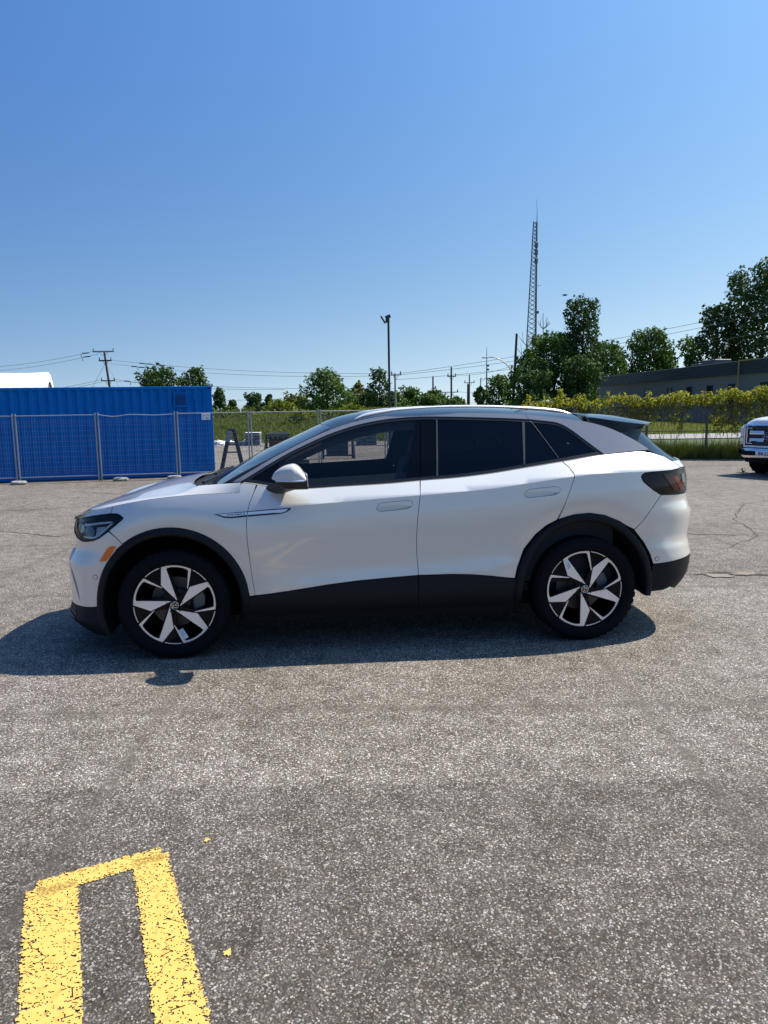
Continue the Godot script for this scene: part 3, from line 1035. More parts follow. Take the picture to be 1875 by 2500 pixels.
	var bits := [
		["lamp_housing", hp, -0.035, -0.04, "gloss_black"],
		["lamp_bezel", pv([-0.735, 0.885, -0.66, 0.906, -0.603, 0.924, -0.533, 0.942, -0.452, 0.957, -0.384, 0.966, -0.344, 0.967, -0.32, 0.959, -0.299, 0.942, -0.308, 0.93, -0.35, 0.895, -0.402, 0.854, -0.463, 0.812, -0.509, 0.792, -0.47, 0.82, -0.36, 0.91, -0.345, 0.936, -0.38, 0.946, -0.45, 0.94, -0.6, 0.905, -0.72, 0.873]), -0.012, 0.01, "gloss_black"],
		["light_guide", pv([-0.62, 0.885, -0.48, 0.912, -0.40, 0.922, -0.375, 0.915, -0.41, 0.909, -0.50, 0.897, -0.62, 0.870]), -0.02, 0.01, "lamp_grey"],
		["light_guide", pv([-0.615, 0.796, -0.55, 0.798, -0.51, 0.806, -0.47, 0.829, -0.405, 0.884, -0.375, 0.908, -0.395, 0.906, -0.48, 0.842, -0.52, 0.816, -0.615, 0.808]), -0.016, 0.01, "lamp_grey"],
		["projector_lens", arc2(-0.565, 0.845, 0.045, 0.034, 0, 345, 20), -0.02, 0.02, "lens_blue"],
		["projector_lens", arc2(-0.655, 0.852, 0.04, 0.03, 0, 345, 20), -0.02, 0.02, "lens_blue"],
		["lamp_mesh", pv([-0.505, 0.877, -0.435, 0.886, -0.495, 0.829, -0.51, 0.826]), -0.022, 0.005, "lamp_grey"],
		["lamp_cover", inner(hp, 0.002), 0.0, 0.0, "lamp_glass"],
	]
	for b in bits:
		mb = MB.new()
		panel(mb, 1, b[1], b[2], b[3])
		for s in 2:
			obj(b[0], mb if s == 0 else mirrored(mb), M[b[4]], both[s])
	mb = MB.new()
	for i in 5:
		for j in 4:
			var ce := Vector2(-0.497 + 0.0135 * i - 0.006 * (j % 2), 0.838 + 0.0115 * j + 0.001 * i)
			if ce.x < -0.44 - (0.88 - ce.y) * 1.1:
				panel(mb, 1, arc2(ce.x, ce.y, 0.0042, 0.0034, 0, 300, 5), -0.0205, 0.0)
	for s in 2:
		obj("lamp_mesh_hole", mb if s == 0 else mirrored(mb), M.ink, both[s])
	var tp := pv([3.144, 1.126, 3.152, 1.141, 3.172, 1.151, 3.216, 1.154, 3.262, 1.156, 3.384, 1.159, 3.501, 1.165, 3.60, 1.168, 3.672, 1.13, 3.676, 1.034, 3.615, 0.993, 3.49, 0.994, 3.442, 0.994, 3.296, 1.001, 3.232, 1.038, 3.186, 1.073, 3.158, 1.098])
	var tl := [sub("tail_light", car), sub("tail_light", car)]
	var tb := [
		["lamp_housing", tp, -0.012, -0.014, "tail_black"],
		["lamp_segment", pv([3.315, 1.140, 3.40, 1.148, 3.44, 1.085, 3.47, 1.022, 3.42, 1.02]), -0.006, 0.005, "tail_red"],
		["lamp_segment", pv([3.40, 1.12, 3.45, 1.12, 3.54, 1.02, 3.49, 1.018]), -0.004, 0.005, "tail_red_bright"],
		["lamp_segment", pv([3.515, 1.128, 3.545, 1.13, 3.58, 1.08, 3.545, 1.058, 3.51, 1.075]), -0.003, 0.005, "lamp_grey"],
		["lamp_cover", inner(tp, 0.002), 0.003, 0.01, "tail_glass"],
	]
	for b in tb:
		mb = MB.new()
		panel(mb, 2, b[1], b[2], b[3])
		for s in 2:
			obj(b[0], mb if s == 0 else mirrored(mb), M[b[4]], tl[s])
	mb = MB.new()
	panel(mb, 0, smooth2(pv([-0.470, 0.663, -0.455, 0.684, -0.427, 0.725, -0.404, 0.752, -0.385, 0.760, -0.360, 0.759, -0.356, 0.753, -0.377, 0.722, -0.409, 0.681, -0.431, 0.661, -0.457, 0.657, -0.469, 0.66]), 2), 0.004, 0.006, [], false, 0.03, 0.03)
	pair("side_marker", mb, M.amber, car)
	mb = MB.new()
	panel(mb, 0, arc2(-0.508, 0.552, 0.0125, 0.0125, 0, 345, 18), 0.0015, 0.003, [], false, 0.01, 0.01)
	panel(mb, 0, arc2(3.275, 0.557, 0.0125, 0.0125, 0, 345, 18), 0.0015, 0.003, [], false, 0.01, 0.01)
	pair("parking_sensor", mb, M.paint, car)
	mb = MB.new()
	for sc in [Vector2(-0.508, 0.552), Vector2(3.275, 0.557)]:
		var ring := on(0, arc2(sc.x, sc.y, 0.0145, 0.0145, 0, 360, 20), 0.0005)
		mb.tube(ring, PackedFloat32Array([0.0018]), 5, false)
	pair("sensor_ring", mb, M.pocket, car)
	var bo := pv([0.284, 0.955, 0.497, 0.968, 0.62, 0.976, 0.76, 0.983, 0.779, 0.981, 0.775, 0.973, 0.755, 0.96, 0.729, 0.95, 0.698, 0.945, 0.495, 0.934, 0.389, 0.927, 0.345, 0.932])
	var bi := pv([0.306, 0.953, 0.497, 0.963, 0.62, 0.970, 0.762, 0.977, 0.742, 0.961, 0.722, 0.955, 0.69, 0.953, 0.66, 0.954, 0.62, 0.951, 0.495, 0.945, 0.389, 0.937, 0.35, 0.941])
	for half in 2:
		var gate := pv([0.2, 0.8, 0.4935, 0.8, 0.4945, 1.1, 0.2, 1.1]) if half == 0 else pv([0.4985, 0.8, 0.9, 0.8, 0.9, 1.1, 0.4995, 1.1])
		mb = MB.new()
		panel(mb, 0, Geometry2D.intersect_polygons(bo, gate)[0], 0.002, 0.004, [], false, 0.05, 0.02)
		pair("side_badge", mb, M.ink, car)
		mb = MB.new()
		panel(mb, 0, Geometry2D.intersect_polygons(bi, gate)[0], 0.0035, 0.003, [], false, 0.05, 0.02)
		pair("badge_plate", mb, M.rail, car)
	var tm := TextMesh.new()
	var ft := SystemFont.new()
	ft.font_names = PackedStringArray(["Droid Sans"])
	ft.font_weight = 700
	tm.font = ft
	tm.text = "PRO S"
	tm.font_size = 32
	tm.pixel_size = 0.0006
	tm.depth = 0.001
	for s in [1.0, -1.0]:
		var pos := spt(0, 0.447, 0.951, -1) + Vector3(0, 0, 0.0042)
		pos.z *= s
		var letters := inst("badge_lettering", tm, M.ink, car, Transform3D(Basis(Vector3.UP, 0.0 if s > 0 else PI) * Basis(Vector3.BACK, 0.06 * s).scaled(Vector3(1.3, 0.85, 1)), pos))
		mb = MB.new()
		mb.box(Vector3.ZERO, Vector3(0.036, 0.011, 0.0012))
		var tick := obj("badge_mark", mb, M.ink, car)
		var tpz := spt(0, 0.388, 0.948, -1) + Vector3(0, 0, 0.0040)
		tick.transform = Transform3D(Basis(Vector3.BACK, 0.06), tpz * Vector3(1, 1, s))
		mb = MB.new()
		mb.box(Vector3.ZERO, Vector3(0.029, 0.0055, 0.0012))
		var tick2 := obj("badge_mark", mb, M.rail, car)
		tick2.transform = Transform3D(Basis(Vector3.BACK, 0.06), (tpz + Vector3(0, 0, 0.0006)) * Vector3(1, 1, s))
	side_mirror(car)
	make_wheel(car, Vector3(0.0, 0.3615, 0.80), deg_to_rad(0.0), deg_to_rad(-75), 1.0, 1)
	make_wheel(car, Vector3(2.766, 0.3615, 0.80), deg_to_rad(20.4), deg_to_rad(163), 1.0, 2)
	make_wheel(car, Vector3(0.0, 0.3615, -0.80), 0.5, 0.0, -1.0, 0)
	make_wheel(car, Vector3(2.766, 0.3615, -0.80), 1.1, 1.0, -1.0, 0)
	# cabin
	mb = MB.new()
	panel(mb, 0, join2([along(BELT, 0.5, 3.0, 20), pv([3.0, 0.4, 0.5, 0.4])]), -0.11, 0.0, [], false, 0.12, 0.12)
	pair("door_lining", mb, M.interior, car)
	mb = MB.new()
	panel(mb, 3, join2([SU, rev(SL)]), -0.03, 0.0, [], false, 0.08, 0.05)
	panel(mb, 3, pv([1.555, 1.13, 1.78, 1.13, 1.81, 1.55, 1.65, 1.55]), -0.03, 0.0)
	panel(mb, 3, pv([0.45, 1.13, 0.71, 1.13, 0.76, 1.32, 0.70, 1.29]), -0.02, 0.0)
	panel(mb, 3, dlo, -0.035, 0.0, [inner(dlo, 0.07)], false, 0.08, 0.05)
	pair("pillar_lining", mb, M.interior, car)
	mb = MB.new()
	var lining := PackedVector3Array()
	for p in su_roof:
		lining.append(p - Vector3(0, 0.03, 0.02))
	bridge(mb, lining, pv3([1.05, 1.49, 0, 1.5, 1.565, 0, 2.1, 1.57, 0, 2.83, 1.53, 0]), 3.0, 10, 12)
	obj("headliner", mb, M.interior, car)
	mb = MB.new()
	mb.rbox(Vector3(0.52, 0.9, 0), Vector3(0.5, 0.28, 1.46), 0.08)
	mb.box(Vector3(1.7, 0.36, 0), Vector3(2.4, 0.06, 1.5))
	mb.rbox(Vector3(2.05, 0.6, 0), Vector3(0.5, 0.2, 1.3), 0.06)
	mb.rbox(Vector3(2.42, 0.95, 0), Vector3(0.16, 0.7, 1.3), 0.06, Basis(Vector3.BACK, -0.35))
	mb.rbox(Vector3(3.0, 0.9, 0), Vector3(0.5, 0.5, 1.2), 0.05)
	obj("cabin_interior", mb, M.interior, car)
	seat(car, 1.3, 0.38)
	seat(car, 1.3, -0.38)
	mb = MB.new()
	var sw := PackedVector3Array()
	for i in 33:
		var a := TAU * i / 32.0
		sw.append(Vector3(0, cos(a) * 0.18, sin(a) * 0.185))
	mb.tube(sw, PackedFloat32Array([0.017]), 8, false)
	mb.bar(Vector3(0, 0, -0.17), Vector3(0, 0, 0.17), 0.05, 0.03)
	mb.bar(Vector3(0, 0, 0), Vector3(-0.25, -0.02, 0), 0.07)
	var swo := obj("steering_wheel", mb, M.interior, car)
	swo.transform = Transform3D(Basis(Vector3.BACK, 0.42), Vector3(0.93, 1.0, 0.37))
	mb = MB.new()
	mb.rbox(Vector3(0.72, 1.06, 0.37), Vector3(0.03, 0.12, 0.2), 0.01)
	mb.rbox(Vector3(0.74, 1.08, 0.0), Vector3(0.03, 0.16, 0.3), 0.01)
	obj("display_screen", mb, M.gloss_black, car)

func byte_image(w: int, h: int, data: PackedByteArray) -> ImageTexture:
	return ImageTexture.create_from_image(Image.create_from_data(w, h, false, Image.FORMAT_RGB8, data))

func noise(kind: int, freq: float, sd: int, oct := 1) -> FastNoiseLite:
	var f := FastNoiseLite.new()
	f.noise_type = kind
	f.frequency = freq
	f.seed = sd
	f.fractal_octaves = oct
	f.fractal_type = FastNoiseLite.FRACTAL_NONE if oct == 1 else FastNoiseLite.FRACTAL_FBM
	return f

func asphalt_maps() -> Array:
	# crushed-stone asphalt: pale chips of two sizes set in a dark binder; 2048 px over 2.6 m
	var n := 2048
	var cell := noise(FastNoiseLite.TYPE_CELLULAR, 0.145, 3)
	cell.cellular_return_type = FastNoiseLite.RETURN_CELL_VALUE
	cell.cellular_jitter = 1.0
	var edge := noise(FastNoiseLite.TYPE_CELLULAR, 0.145, 3)
	edge.cellular_return_type = FastNoiseLite.RETURN_DISTANCE2_SUB
	edge.cellular_jitter = 1.0
	var fine := noise(FastNoiseLite.TYPE_CELLULAR, 0.26, 9)
	fine.cellular_return_type = FastNoiseLite.RETURN_CELL_VALUE
	var soft := noise(FastNoiseLite.TYPE_SIMPLEX_SMOOTH, 0.006, 4, 4)
	var a := cell.get_seamless_image(n, n, false, false, 0.06).get_data()
	var b := edge.get_seamless_image(n, n, false, false, 0.06).get_data()
	var f := fine.get_seamless_image(n, n, false, false, 0.06).get_data()
	var s := soft.get_seamless_image(n, n, false, false, 0.1).get_data()
	var col := PackedByteArray()
	col.resize(n * n * 3)
	var hgt := PackedByteArray()
	hgt.resize(n * n)
	# look-up tables from cell value to tone
	var lr := PackedInt32Array()
	var lh := PackedInt32Array()
	for i in 256:
		var t := i / 255.0
		var tone := 88.0 + 20.0 * t
		if t > 0.58:
			tone = lerpf(112.0, 150.0, (t - 0.58) / 0.3)
		if t > 0.86:
			tone = lerpf(156.0, 220.0, (t - 0.86) / 0.14)
		lr.append(int(tone))
		lh.append(int(90.0 + (110.0 if t > 0.58 else 30.0) * t))
	var o := 0
	for i in n * n:
		var v: int = a[i]
		var e: int = b[i]
		var g: int = f[i]
		var tone: int = lr[v]
		var hh: int = lh[v]
		if tone > 109 and e < 34:
			tone = 82 + (e >> 1)
			hh = 90
		elif tone <= 109:
			if g > 205:
				tone = 122 + (g - 205) * 2
				hh = 140
			elif g < 50:
				tone -= 18
				hh -= 30
		tone += (s[i] - 128) >> 3
		col[o] = mini(255, tone + 4 + ((v * 7) & 7))
		col[o + 1] = mini(255, tone)
		col[o + 2] = mini(255, maxi(0, tone - 5 - ((v * 5) & 7)))
		hgt[i] = hh
		o += 3
	return [byte_image(n, n, col), ImageTexture.create_from_image(Image.create_from_data(n, n, false, Image.FORMAT_L8, hgt))]

func wear_shade_map() -> ImageTexture:
	# stains, faded patches and painted near-camera shading over 46 m of the lot
	var n := 1024
	var big := noise(FastNoiseLite.TYPE_SIMPLEX_SMOOTH, 0.0042, 21, 4).get_seamless_image(n, n).get_data()
	var mid := noise(FastNoiseLite.TYPE_SIMPLEX_SMOOTH, 0.05, 22, 4).get_seamless_image(n, n).get_data()
	var streak := noise(FastNoiseLite.TYPE_SIMPLEX_SMOOTH, 0.02, 23, 3).get_seamless_image(n, n).get_data()
	var d := PackedByteArray()
	d.resize(n * n * 3)
	for i in n * n:
		var t: int = 222 + ((big[i] - 128) >> 3) + ((mid[i] - 128) >> 4) + ((streak[i] - 128) >> 3)
		# painted shading: asphalt darker near camera, paler at grazing view (texture spans 46 m)
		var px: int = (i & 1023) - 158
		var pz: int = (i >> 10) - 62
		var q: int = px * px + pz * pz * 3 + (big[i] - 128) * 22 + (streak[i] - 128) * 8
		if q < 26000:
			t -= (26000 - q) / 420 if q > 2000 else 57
		t = clampi(t, 0, 255)
		d[i * 3] = t
		d[i * 3 + 1] = t
		d[i * 3 + 2] = clampi(t - 2 + ((streak[i] - 128) >> 5), 0, 255)
	return byte_image(n, n, d)

func noise_tex(f: FastNoiseLite, size: int, stops: Array, bump := false) -> NoiseTexture2D:
	var t := NoiseTexture2D.new()
	t.width = size
	t.height = size
	t.seamless = true
	t.noise = f
	if stops.size() > 0:
		var g := Gradient.new()
		g.offsets = PackedFloat32Array(range(stops.size()).map(func(i): return float(i) / (stops.size() - 1)))
		g.colors = PackedColorArray(stops)
		t.color_ramp = g
	if bump:
		t.as_normal_map = true
	return t

func materials() -> void:
	var m := mat("paint", lin(0.74, 0.705, 0.63), 0.28, 0.28, 1.0)
	m.metallic_specular = 0.5
	mat("paint_silver", lin(0.66, 0.63, 0.56), 0.3, 0.0, 1.0)
	mat("silver", lin(0.35, 0.34, 0.33), 0.34, 0.35, 0.4)
	mat("rail", lin(0.85, 0.85, 0.85), 0.3, 0.35)
	mat("roof_black", lin(0.012, 0.015, 0.016), 0.05)
	M.roof_black.metallic_specular = 0.28
	mat("gloss_black", lin(0.004, 0.005, 0.007), 0.08)
	M.gloss_black.metallic_specular = 0.28
	mat("satin_black", lin(0.011, 0.012, 0.014), 0.42)
	m = mat("plastic", lin(0.009, 0.011, 0.014), 0.55)
	m.metallic_specular = 0.3
	mat("void", lin(0.004, 0.004, 0.005), 0.95)
	mat("pocket", lin(0.18, 0.19, 0.2), 0.5)
	m = mat("tyre", lin(0.007, 0.008, 0.01), 0.8)
	m.metallic_specular = 0.2
	mat("machined", lin(0.95, 0.9, 0.84), 0.33, 0.55)
	mat("disc", lin(0.12, 0.105, 0.09), 0.5, 0.5)
	mat("caliper", lin(0.16, 0.165, 0.17), 0.5, 0.3)
	mat("chrome", lin(0.8, 0.8, 0.8), 0.08, 1.0)
	mat("mirror", lin(0.9, 0.9, 0.9), 0.03, 1.0)
	mat("trim_grey", lin(0.09, 0.085, 0.08), 0.4, 0.3)
	mat("paper", lin(0.78, 0.8, 0.84), 0.7)
	mat("ink", lin(0.012, 0.016, 0.03), 0.5)
	mat("interior", lin(0.02, 0.023, 0.026), 0.8)
	mat("amber", lin(0.85, 0.17, 0.01), 0.15, 0.0, 0.8)
	mat("lamp_grey", lin(0.5, 0.53, 0.56), 0.25, 0.3)
	mat("lamp_clear", lin(0.75, 0.78, 0.8), 0.12, 0.2, 1.0)
	mat("lens_blue", lin(0.03, 0.06, 0.08), 0.06, 0.2, 1.0)
	mat("tail_black", lin(0.008, 0.008, 0.009), 0.2)
	mat("tail_red", lin(0.11, 0.012, 0.014), 0.2, 0.0, 0.5)
	mat("tail_red_bright", lin(0.34, 0.01, 0.012), 0.2, 0.0, 0.5)
	glass("glass_front", Color(0.0, 0.06, 0.055), 0.26)
	M.glass_front.metallic_specular = 0.4
	glass("glass_screen", Color(0.01, 0.04, 0.05), 0.4)
	glass("glass_dark", Color(0.0, 0.004, 0.008), 0.96)
	M.glass_dark.metallic_specular = 0.4
	glass("lamp_glass", Color(0.1, 0.14, 0.16), 0.12)
	glass("tail_glass", Color(0.04, 0.0, 0.0), 0.35)
	M.tail_glass.metallic_specular = 0.25
	M.lamp_glass.metallic_specular = 0.35
	mat("mortar", lin(0.15, 0.14, 0.125), 0.9)
	# setting
	var maps := asphalt_maps()
	m = mat("asphalt", Color(1, 1, 1), 0.82)
	m.albedo_texture = maps[0]
	m.heightmap_enabled = true
	m.heightmap_texture = maps[1]
	m.heightmap_scale = 0.42
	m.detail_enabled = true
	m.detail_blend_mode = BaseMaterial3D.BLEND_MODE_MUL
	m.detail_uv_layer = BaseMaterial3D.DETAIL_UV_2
	m.detail_albedo = wear_shade_map()
	m.metallic_specular = 0.35
	m = mat("yellow_paint", Color(1, 1, 1), 0.7)
	m.albedo_texture = noise_tex(noise(FastNoiseLite.TYPE_SIMPLEX_SMOOTH, 0.02, 6, 4), 512, [lin(0.5, 0.28, 0.05), lin(0.6, 0.39, 0.085), lin(0.62, 0.41, 0.095), lin(0.64, 0.44, 0.12)])
	m.uv1_triplanar = true
	m.uv1_world_triplanar = true
	m.uv1_scale = Vector3(2.2, 2.2, 2.2)
	mat("crack", lin(0.03, 0.028, 0.026), 0.95)
	mat("pale_dust", lin(0.2, 0.17, 0.135), 0.95)
	m = mat("grass_soil", Color(1, 1, 1), 0.95)
	m.albedo_texture = noise_tex(noise(FastNoiseLite.TYPE_SIMPLEX_SMOOTH, 0.03, 31, 5), 512, [lin(0.04, 0.062, 0.018), lin(0.075, 0.1, 0.026), lin(0.105, 0.13, 0.035)])
	m.uv1_triplanar = true
	m.uv1_world_triplanar = true
	m.uv1_scale = Vector3(0.15, 0.15, 0.15)
	mat("concrete", lin(0.3, 0.285, 0.265), 0.9)
	m = mat("container_blue", Color(1, 1, 1), 0.42)
	m.albedo_texture = noise_tex(noise(FastNoiseLite.TYPE_SIMPLEX_SMOOTH, 0.012, 41, 5), 512, [lin(0.0005, 0.115, 0.38), lin(0.0005, 0.138, 0.45), lin(0.001, 0.15, 0.47)])
	m.uv1_triplanar = true
	m.uv1_world_triplanar = true
	m.uv1_scale = Vector3(0.4, 0.25, 0.4)
	m.metallic_specular = 0.22
	mat("container_dark", lin(0.002, 0.05, 0.22), 0.5)
	mat("galvanised", lin(0.33, 0.34, 0.34), 0.45, 0.6)
	mat("wire_grey", lin(0.2, 0.24, 0.29), 0.6, 0.3)
	mat("chainlink", lin(0.13, 0.13, 0.125), 0.6, 0.4)
	mat("tent_white", lin(0.86, 0.87, 0.89), 0.6)
	M.tent_white.backlight_enabled = true
	M.tent_white.backlight = Color(0.5, 0.5, 0.5)
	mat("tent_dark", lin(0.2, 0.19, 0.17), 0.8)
	mat("sack", lin(0.34, 0.33, 0.31), 0.95)
	mat("steel_dark", lin(0.022, 0.025, 0.03), 0.5)
	mat("board_grey", lin(0.2, 0.22, 0.25), 0.5)
	mat("rust_red", lin(0.075, 0.028, 0.022), 0.8)
	mat("block_grey", lin(0.2, 0.21, 0.22), 0.9)
	mat("block_dark", lin(0.12, 0.125, 0.135), 0.9)
	mat("tarp_white", lin(0.75, 0.76, 0.78), 0.6)
	mat("pole_wood", lin(0.06, 0.052, 0.046), 0.9)
	mat("pole_pale", lin(0.3, 0.29, 0.27), 0.9)
	mat("insulator", lin(0.03, 0.03, 0.035), 0.4)
	mat("tower_steel", lin(0.16, 0.17, 0.2), 0.5, 0.4)
	mat("cable", lin(0.03, 0.032, 0.036), 0.6)
	mat("bark", lin(0.05, 0.042, 0.034), 0.95)
	mat("bark_dead", lin(0.16, 0.15, 0.14), 0.95)
	for l in [["leaf_dark", 0.07, 0.112, 0.036], ["leaf_mid", 0.098, 0.155, 0.04], ["leaf_olive", 0.14, 0.165, 0.05], ["leaf_lime", 0.19, 0.215, 0.04], ["leaf_vine", 0.32, 0.33, 0.085]]:
		m = mat(l[0], Color(1, 1, 1), 0.62)
		m.vertex_color_use_as_albedo = true
		m.metallic_specular = 0.2
		m.albedo_color = lin(l[1], l[2], l[3])
		m.backlight_enabled = true
		m.backlight = lin(l[1] * 3.4, l[2] * 3.2, l[3] * 1.6)
	m = mat("block_wall", lin(0.23, 0.215, 0.19), 0.9)
	mat("fascia", lin(0.045, 0.05, 0.058), 0.55)
	mat("window_dark", lin(0.02, 0.024, 0.03), 0.12)
	mat("pipe_yellow", lin(0.42, 0.33, 0.1), 0.6)
	mat("roof_unit", lin(0.2, 0.2, 0.2), 0.6)
	mat("truck_white", lin(0.74, 0.76, 0.76), 0.3, 0.0, 1.0)
	mat("emblem_blue", lin(0.01, 0.018, 0.05), 0.25)
	mat("sign_white", lin(0.74, 0.76, 0.8), 0.6)

func ground_sheet(called: String, x0: float, x1: float, z0: float, z1: float, y: float, m: Material, cells := 1) -> void:
	var mb := MB.new()
	for i in cells:
		for j in cells:
			var a := Vector3(lerpf(x0, x1, float(i) / cells), y, lerpf(z0, z1, float(j) / cells))
			var b := Vector3(lerpf(x0, x1, float(i + 1) / cells), y, lerpf(z0, z1, float(j + 1) / cells))
			mb.quad(a, Vector3(b.x, y, a.z), b, Vector3(a.x, y, b.z), Vector3.UP)
	for p in mb.v:
		mb.uv.append(Vector2(p.x, p.z) / 2.6)
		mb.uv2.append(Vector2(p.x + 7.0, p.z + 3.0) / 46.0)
	struct(called, mb, m)

func paint_bar(a: Vector2, b: Vector2, w0: float, w1: float, sd: int) -> void:
	# worn paint: kept where the noise says so, ragged along both edges
	var mb := MB.new()
	var f := noise(FastNoiseLite.TYPE_SIMPLEX_SMOOTH, 22.0, sd, 2)
	var fine := noise(FastNoiseLite.TYPE_CELLULAR, 26.0, sd + 1)
	fine.cellular_return_type = FastNoiseLite.RETURN_DISTANCE2_SUB
	var spot := noise(FastNoiseLite.TYPE_SIMPLEX_SMOOTH, 60.0, sd + 2, 2)
	var d := (b - a).normalized()
	var s := Vector2(-d.y, d.x)
	var step := 0.004
	var rows := int(a.distance_to(b) / step)
	for i in rows:
		var t := float(i) / rows
		var w := lerpf(w0, w1, t) * 0.5
		var k := int((w * 2.0 + 0.03) / step)
		var run := -1
		for j in k + 1:
			var u := -w - 0.015 + j * step
			var p := a + d * (i * step) + s * u
			var margin := w - absf(u) + 0.007 * f.get_noise_2dv(p) + 0.005 * spot.get_noise_2dv(p * 1.7)
			margin = minf(margin, minf(i, rows - i) * step + 0.01 * f.get_noise_2dv(p * 1.3))
			var edge_wear := clampf(1.0 - margin / 0.03, 0.0, 1.0)
			var crack := fine.get_noise_2dv(p * Vector2(0.55, 1.5)) + 1.0
			var keep := j < k and margin > 0.0 and crack > 0.018 + 0.075 * maxf(0.0, f.get_noise_2dv(p * 0.35 + Vector2(9, 4))) and spot.get_noise_2dv(p) > -0.5 + 0.36 * edge_wear * edge_wear
			if keep and run < 0:
				run = j
			elif not keep and run >= 0:
				var u0 := -w - 0.015 + run * step
				var q0 := a + d * (i * step) + s * u0
				var q1 := a + d * (i * step) + s * u
				var dd := d * step
				mb.quad(Vector3(q0.x, 0.004, q0.y), Vector3(q1.x, 0.004, q1.y), Vector3(q1.x + dd.x, 0.004, q1.y + dd.y), Vector3(q0.x + dd.x, 0.004, q0.y + dd.y), Vector3.UP)
				run = -1
	struct("parking_line", mb, M.yellow_paint)

func crack_line(pts: PackedVector2Array, w: float, sd: int) -> void:
	var rng := RandomNumberGenerator.new()
	rng.seed = sd
	var fine := PackedVector2Array()
	for i in pts.size() - 1:
		var k := int(pts[i].distance_to(pts[i + 1]) / 0.12) + 1
		for j in k:
			fine.append(pts[i].lerp(pts[i + 1], float(j) / k) + Vector2(rng.randf_range(-1, 1), rng.randf_range(-1, 1)) * 0.03)
	var mb := MB.new()
	for i in fine.size() - 1:
		var d := (fine[i + 1] - fine[i]).normalized()
		var s := Vector2(-d.y, d.x) * w * rng.randf_range(0.3, 1.0) * 0.5
		mb.quad(Vector3(fine[i].x - s.x, 0.004, fine[i].y - s.y), Vector3(fine[i].x + s.x, 0.004, fine[i].y + s.y), Vector3(fine[i + 1].x + s.x, 0.004, fine[i + 1].y + s.y), Vector3(fine[i + 1].x - s.x, 0.004, fine[i + 1].y - s.y), Vector3.UP)
	struct("asphalt_crack", mb, M.crack)

func blot(called: String, at: Vector3, rx: float, rz: float, m: Material, sd: int) -> void:
	var f := noise(FastNoiseLite.TYPE_SIMPLEX_SMOOTH, 1.3, sd, 3)
	var mb := MB.new()
	var n := 40
	var c := mb.vert(at, Vector3.UP)
	for i in n:
		var a := TAU * i / n
		var r := 1.0 + 0.9 * f.get_noise_2d(cos(a), sin(a))
		mb.vert(at + Vector3(cos(a) * rx * r, 0, sin(a) * rz * r), Vector3.UP)
	for i in n:
		mb.face(c, 1 + i, 1 + (i + 1) % n)
	struct(called, mb, m)

func bank_y(x: float, z: float) -> float:
	var t := smoothstep(-37.2, -52.0, z)
	return -0.02 + 1.5 * t * (0.75 + 0.25 * sin(x * 0.13 + 1.0)) * smoothstep(9.0, 3.0, x)

func setting() -> void:
	ground_sheet("ground", -700, 700, -900, 120, -0.09, M.grass_soil)
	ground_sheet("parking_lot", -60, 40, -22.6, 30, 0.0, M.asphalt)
	ground_sheet("storage_yard", -60, 6.0, -37.6, -22.6, 0.0, M.asphalt)
	ground_sheet("road", 6.5, 60, -42.0, -36.2, -0.05, M.concrete)
	var mb := MB.new()
	var pts := PackedVector3Array()
	var f := noise(FastNoiseLite.TYPE_SIMPLEX_SMOOTH, 0.35, 8, 3)
	for i in 41:
		for j in 91:
			var z := lerpf(-37.2, -62.0, i / 40.0)
			var x := lerpf(-45.0, 9.0, j / 90.0)
			pts.append(Vector3(x, bank_y(x, z) + 0.1 * f.get_noise_2d(x, z) * smoothstep(-37.5, -40.0, z), z))
	mb.grid(41, 91, pts, Vector3(-18, -500, -50))
	struct("grass_bank", mb, M.grass_soil)
	paint_bar(Vector2(-1.165, -2.345), Vector2(-0.47, -0.75), 0.165, 0.16, 11)
	paint_bar(Vector2(-0.875, -2.50), Vector2(-0.12, -0.75), 0.125, 0.16, 12)
	paint_bar(Vector2(-1.21, -2.32), Vector2(-0.835, -2.525), 0.10, 0.085, 13)
	blot("paint_drop", Vector3(-0.49, 0.004, -2.01), 0.011, 0.014, M.yellow_paint, 3)
	blot("paint_drop", Vector3(-0.69, 0.004, -2.60), 0.009, 0.012, M.yellow_paint, 4)
	# pothole: two pale hollows with broken dark rims
	blot("pothole", Vector3(3.3, 0.004, -6.86), 0.30, 0.085, M.crack, 5)
	blot("pothole", Vector3(3.14, 0.008, -6.80), 0.13, 0.075, M.pale_dust, 6)
	blot("pothole", Vector3(3.44, 0.008, -6.86), 0.13, 0.065, M.pale_dust, 7)
	crack_line(pv([3.5, -6.9, 4.3, -7.3, 5.4, -7.6, 7.0, -8.4]), 0.01, 1)
	crack_line(pv([3.9, -8.2, 4.6, -8.9, 4.9, -10.2, 5.8, -11.8, 6.6, -12.2]), 0.016, 2)
	crack_line(pv([3.0, -9.3, 4.6, -8.9, 6.0, -9.2, 8.5, -9.0]), 0.025, 3)
	crack_line(pv([-8.5, -13.2, -6.4, -12.4, -5.2, -12.8, -3.6, -12.1]), 0.03, 4)
	crack_line(pv([-7.5, -9.8, -5.6, -10.3, -4.2, -9.6]), 0.025, 5)
	crack_line(pv([-6.5, -15.4, -4.6, -14.2, -3.9, -13.1]), 0.03, 6)
	crack_line(pv([5.0, -19.8, 8.0, -19.2, 12.0, -19.6]), 0.05, 7)
	crack_line(pv([4.0, -15.2, 6.8, -15.9, 9.5, -15.1]), 0.04, 8)

func plate(mb: MB, x0: float, y0: float, x1: float, y1: float, z: float, t: float) -> void:
	mb.box(Vector3((x0 + x1) * 0.5, (y0 + y1) * 0.5, z), Vector3(x1 - x0, y1 - y0, t))

